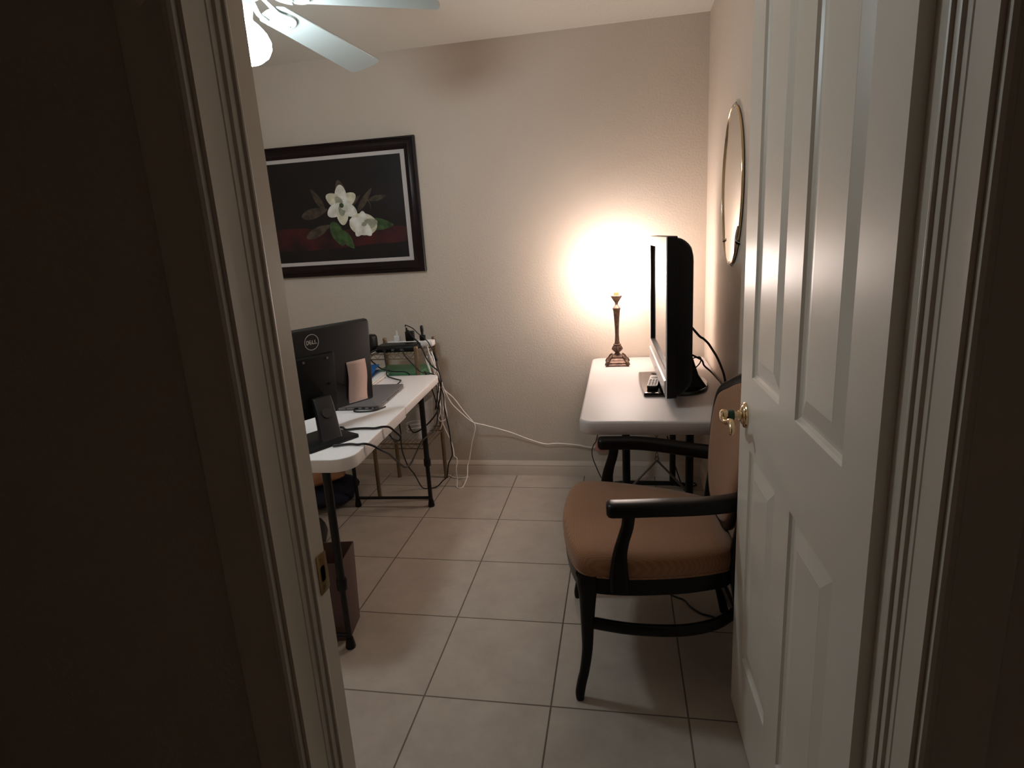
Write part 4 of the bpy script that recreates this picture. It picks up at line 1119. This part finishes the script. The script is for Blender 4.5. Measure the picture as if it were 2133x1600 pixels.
# ------------------------------------------------------------------ cables
CAB = {
    'white_long': [(-0.412, 1.58, 0.826), (-0.39, 1.594, 0.754), (-0.369, 1.611, 0.666), (-0.357, 1.628, 0.6), (-0.334, 1.669, 0.508), (-0.288, 1.71, 0.432), (-0.233, 1.739, 0.369), (-0.167, 1.762, 0.343), (-0.03, 1.797, 0.289), (0.082, 1.811, 0.239), (0.181, 1.817, 0.206), (0.254, 1.818, 0.209), (0.368, 1.82, 0.2), (0.467, 1.82, 0.185), (0.544, 1.82, 0.227)],
    'white_twin': [(-0.428, 1.615, 0.856), (-0.420, 1.650, 0.722), (-0.408, 1.707, 0.615), (-0.388, 1.749, 0.56), (-0.349, 1.773, 0.509), (-0.3, 1.797, 0.42), (-0.249, 1.8, 0.352)],
    'white_loop': [(-0.393, 1.55, 0.804), (-0.39, 1.608, 0.709), (-0.398, 1.666, 0.591), (-0.406, 1.684, 0.505), (-0.407, 1.7, 0.382), (-0.374, 1.7, 0.283), (-0.355, 1.69, 0.232), (-0.345, 1.671, 0.182), (-0.329, 1.664, 0.172), (-0.326, 1.654, 0.146), (-0.331, 1.641, 0.111), (-0.332, 1.645, 0.04), (-0.330, 1.625, 0.004), (-0.312, 1.610, 0.003), (-0.295, 1.635, 0.004), (-0.284, 1.70, 0.04), (-0.292, 1.756, 0.087), (-0.281, 1.774, 0.127), (-0.264, 1.796, 0.221), (-0.239, 1.807, 0.31), (-0.246, 1.81, 0.34)],
    'white_floor': [(-0.47, 1.800, 0.004), (-0.45, 1.800, 0.004), (-0.425, 1.795, 0.004), (-0.389, 1.764, 0.004), (-0.332, 1.758, 0.004), (-0.299, 1.782, 0.004)],
    'white_hang': [(-0.412, 1.62, 0.80), (-0.402, 1.65, 0.68), (-0.406, 1.66, 0.584), (-0.407, 1.666, 0.524), (-0.401, 1.671, 0.479), (-0.412, 1.668, 0.434), (-0.420, 1.668, 0.419), (-0.410, 1.672, 0.397), (-0.386, 1.684, 0.402), (-0.372, 1.687, 0.43), (-0.381, 1.694, 0.487), (-0.384, 1.7, 0.544), (-0.39, 1.69, 0.66), (-0.405, 1.66, 0.80)],
    'white_rack': [(-0.4, 1.5, 0.823), (-0.392, 1.5, 0.769), (-0.376, 1.5, 0.707), (-0.372, 1.56, 0.640), (-0.383, 1.68, 0.578), (-0.392, 1.689, 0.474), (-0.409, 1.696, 0.383), (-0.426, 1.7, 0.337)],
    'white_knot': [(-0.425, 1.55, 0.824), (-0.415, 1.541, 0.78), (-0.397, 1.531, 0.727), (-0.384, 1.52, 0.70), (-0.37, 1.53, 0.73), (-0.372, 1.545, 0.79), (-0.39, 1.56, 0.835)],
    'black_floor': [(-0.336, 1.47, 0.714), (-0.343, 1.528, 0.645), (-0.35, 1.587, 0.574), (-0.366, 1.628, 0.503), (-0.372, 1.667, 0.428), (-0.363, 1.672, 0.352), (-0.357, 1.663, 0.293), (-0.346, 1.64, 0.211), (-0.352, 1.632, 0.185), (-0.369, 1.62, 0.147), (-0.384, 1.62, 0.074), (-0.411, 1.618, 0.046), (-0.447, 1.61, 0.012), (-0.488, 1.600, 0.004), (-0.525, 1.596, 0.004), (-0.545, 1.590, 0.03), (-0.562, 1.558, 0.11), (-0.577, 1.512, 0.179), (-0.554, 1.399, 0.301), (-0.523, 1.316, 0.384), (-0.493, 1.251, 0.458), (-0.474, 1.202, 0.513), (-0.454, 1.15, 0.571), (-0.45, 1.12, 0.66), (-0.45, 1.11, 0.692)],
    'desk_upper': [(-0.440, 0.515, 0.7408), (-0.425, 0.512, 0.7408), (-0.403, 0.488, 0.7408), (-0.368, 0.499, 0.7408), (-0.332, 0.505, 0.7408), (-0.292, 0.504, 0.7408), (-0.268, 0.52, 0.7408), (-0.247, 0.536, 0.735), (-0.236, 0.553, 0.716), (-0.229, 0.571, 0.697), (-0.225, 0.588, 0.678), (-0.24, 0.61, 0.655), (-0.29, 0.68, 0.63), (-0.36, 0.80, 0.61), (-0.44, 0.95, 0.615), (-0.47, 1.05, 0.66), (-0.47, 1.08, 0.692)],
    'desk_lower': [(-0.366, 0.306, 0.7408), (-0.352, 0.311, 0.7408), (-0.333, 0.32, 0.7408), (-0.308, 0.326, 0.7408), (-0.278, 0.321, 0.7408), (-0.255, 0.328, 0.7408), (-0.236, 0.349, 0.727), (-0.225, 0.395, 0.692), (-0.242, 0.497, 0.639), (-0.273, 0.627, 0.564), (-0.301, 0.758, 0.486), (-0.309, 0.819, 0.455), (-0.32, 0.91, 0.437), (-0.35, 1.07, 0.429), (-0.374, 1.245, 0.431), (-0.345, 1.34, 0.45), (-0.335, 1.40, 0.50), (-0.355, 1.447, 0.60), (-0.40, 1.452, 0.75)],
    'adapter_loop': [(-0.554, 1.638, 0.968), (-0.548, 1.62, 0.979), (-0.53, 1.592, 0.981), (-0.511, 1.588, 0.974), (-0.489, 1.582, 0.963), (-0.463, 1.574, 0.939), (-0.431, 1.565, 0.916), (-0.404, 1.556, 0.893), (-0.39, 1.55, 0.871), (-0.368, 1.54, 0.838), (-0.355, 1.529, 0.794), (-0.344, 1.518, 0.751), (-0.332, 1.505, 0.718), (-0.322, 1.492, 0.679)],
    'thick_drop': [(-0.538, 1.612, 0.950), (-0.522, 1.574, 0.957), (-0.512, 1.568, 0.952), (-0.482, 1.545, 0.92), (-0.445, 1.52, 0.896), (-0.412, 1.491, 0.853), (-0.385, 1.462, 0.813), (-0.355, 1.446, 0.78), (-0.32, 1.438, 0.752), (-0.311, 1.434, 0.722), (-0.307, 1.428, 0.695), (-0.312, 1.418, 0.637), (-0.326, 1.42, 0.581), (-0.350, 1.436, 0.521), (-0.412, 1.425, 0.453), (-0.488, 1.430, 0.41), (-0.520, 1.440, 0.45)],
    'router_right': [(-0.512, 1.466, 0.868), (-0.504, 1.440, 0.848), (-0.479, 1.434, 0.817), (-0.449, 1.429, 0.786), (-0.42, 1.425, 0.757), (-0.397, 1.428, 0.746), (-0.365, 1.436, 0.741), (-0.340, 1.444, 0.725), (-0.328, 1.442, 0.68), (-0.335, 1.425, 0.61), (-0.352, 1.42, 0.542)],
    'router_middle': [(-0.615, 1.466, 0.868), (-0.613, 1.437, 0.858), (-0.612, 1.436, 0.836), (-0.607, 1.424, 0.812), (-0.597, 1.405, 0.779), (-0.589, 1.384, 0.745), (-0.555, 1.357, 0.739), (-0.515, 1.323, 0.739), (-0.482, 1.29, 0.742), (-0.462, 1.25, 0.750), (-0.450, 1.20, 0.751), (-0.452, 1.16, 0.748)],
    'router_left': [(-0.662, 1.466, 0.872), (-0.685, 1.440, 0.866), (-0.70, 1.438, 0.844), (-0.695, 1.440, 0.819), (-0.675, 1.447, 0.795), (-0.649, 1.446, 0.773), (-0.612, 1.445, 0.76), (-0.565, 1.443, 0.753), (-0.518, 1.441, 0.752), (-0.495, 1.441, 0.745), (-0.484, 1.44, 0.731), (-0.48, 1.44, 0.69)],
    'laptop_cord': [(-0.49, 0.762, 0.744), (-0.487, 0.745, 0.7388), (-0.472, 0.735, 0.7388), (-0.449, 0.733, 0.7388), (-0.425, 0.737, 0.7388), (-0.402, 0.745, 0.7388), (-0.385, 0.765, 0.7388), (-0.37, 0.81, 0.7388)],
    'tv_upper': [(0.92, 0.927, 1.027), (0.953, 0.937, 0.987), (0.967, 0.922, 0.978), (0.984, 0.911, 0.961), (1.0, 0.911, 0.936), (1.022, 0.925, 0.899), (1.039, 0.93, 0.86), (1.05, 0.928, 0.827), (1.06, 0.948, 0.785), (1.065, 0.99, 0.745), (1.06, 1.05, 0.7285)],
    'tv_lower': [(0.911, 1.02, 0.905), (0.965, 1.050, 0.872), (0.990, 1.120, 0.845), (1.001, 1.137, 0.819), (1.024, 1.104, 0.8), (1.038, 1.02, 0.79), (1.045, 0.94, 0.785), (1.05, 0.88, 0.76), (1.05, 0.85, 0.7295), (1.04, 0.82, 0.7290)],
    'tv_loop': [(0.912, 1.050, 0.860), (0.95, 1.06, 0.872), (0.968, 1.03, 0.881), (0.97, 1.01, 0.871), (0.965, 1.040, 0.846), (0.94, 1.035, 0.825), (0.914, 1.02, 0.82)],
    'under_table_left': [(0.515, 1.78, 0.31), (0.498, 1.78, 0.277), (0.49, 1.77, 0.245), (0.473, 1.761, 0.218), (0.464, 1.751, 0.187), (0.469, 1.739, 0.147), (0.485, 1.726, 0.107), (0.51, 1.712, 0.05), (0.542, 1.715, 0.004), (0.60, 1.74, 0.004)],
    'under_table_right': [(0.885, 1.69, 0.30), (0.898, 1.69, 0.245), (0.915, 1.70, 0.173), (0.932, 1.71, 0.109), (0.95, 1.715, 0.05), (0.965, 1.71, 0.01), (0.985, 1.695, 0.0045), (1.02, 1.69, 0.0045), (1.045, 1.705, 0.0045), (1.04, 1.73, 0.0045), (1.01, 1.735, 0.0045)],
    'under_chair': [(0.80, 0.68, 0.003), (0.81, 0.64, 0.003), (0.825, 0.621, 0.003), (0.846, 0.607, 0.003), (0.868, 0.593, 0.003), (0.89, 0.548, 0.003), (0.921, 0.512, 0.0035), (0.950, 0.500, 0.0035), (0.970, 0.49, 0.0035)],
}
WC, BC = 'white cords hanging from the rack', 'black cords of the desk and router'
def cable(key, r, m, label, grp=None, name='cable'):
    p0 = CAB[key][0]
    return solo(name, MB().tube(CAB[key], r * (1.3 if m == 'white_rubber' else 1.2)), M[m], label, 'cable', p0, grp, angle=80)
cable('white_long', 0.0030, 'white_rubber', 'long white cord running along the back wall from rack to right table')
cable('white_twin', 0.0030, 'white_rubber', 'shorter white cord twisted round the start of the long wall cord')
cable('white_loop', 0.0026, 'white_rubber', 'white cord drooping to the floor in a narrow loop right of the rack')
cable('white_floor', 0.0026, 'white_rubber', 'short white cord lying on the floor against the baseboard')
cable('white_hang', 0.0028, 'white_rubber', 'white cord in a small U-shaped loop beside the rack post')
cable('white_rack', 0.0028, 'white_rubber', 'white cord falling straight down between rack and desk leg')
cable('white_knot', 0.0028, 'white_rubber', 'bunched white cord at the top right corner of the rack')
cable('black_floor', 0.0030, 'black_rubber', 'black cord falling to the floor behind the far desk leg and up again')
cable('desk_upper', 0.0038, 'black_rubber', 'black cable crossing the desk just behind the stand foot')
cable('desk_lower', 0.0036, 'black_rubber', 'black cable crossing the near end of the desk and drooping below it')
loop_cord = cable('adapter_loop', 0.0024, 'black_rubber', 'thin black cord arching from the black adapter over the rack')
cable('thick_drop', 0.0034, 'black_rubber', 'thick black cable slanting from the adapter down the desk corner')
cable('router_right', 0.0027, 'black_rubber', 'black cable slanting from the router front to the far desk corner')
cable('router_middle', 0.0027, 'black_rubber', 'black cable from the router curling onto the laptop corner')
cable('router_left', 0.0030, 'black_rubber', 'black cable sagging in front of the green folders')
cable('laptop_cord', 0.0026, 'black_rubber', 'short black cord looping from the side of the laptop')
cable('tv_upper', 0.0040, 'black_rubber', 'thick black cord arching high from the back of the television')
cable('tv_lower', 0.0034, 'black_rubber', 'lower black cord running from the television towards the chair back')
cable('tv_loop', 0.0022, 'black_rubber', 'small black cable loop behind the television stand')
cable('under_table_left', 0.0024, 'black_rubber', 'thin black cord hanging from the outlet under the right table')
cable('under_table_right', 0.0030, 'black_rubber', 'black cord coiled on the floor under the right table')
cable('under_chair', 0.0028, 'black_rubber', 'black cord lying on the tiles under the armchair')
at(MB().cyl((-0.366, 1.538, 0.835), (-0.354, 1.528, 0.790), 0.0075, n=14), CAB['adapter_loop'][0]).build('ferrite_bead', M['black_plastic'], loop_cord, bevel=0.001)
mb = MB().loft([[Vector((x, y, z)) for x, z in rrect(0.062, 0.085, 0.006, 2, 0.512, 0.205)] for y in (1.812, 1.822)])
solo('pink_sleeve', mb, M['pink_plastic'], 'pink plastic sleeve round the plug under the right table', 'plug cover', (0.512, 1.817, 0.16), bevel=0.002)
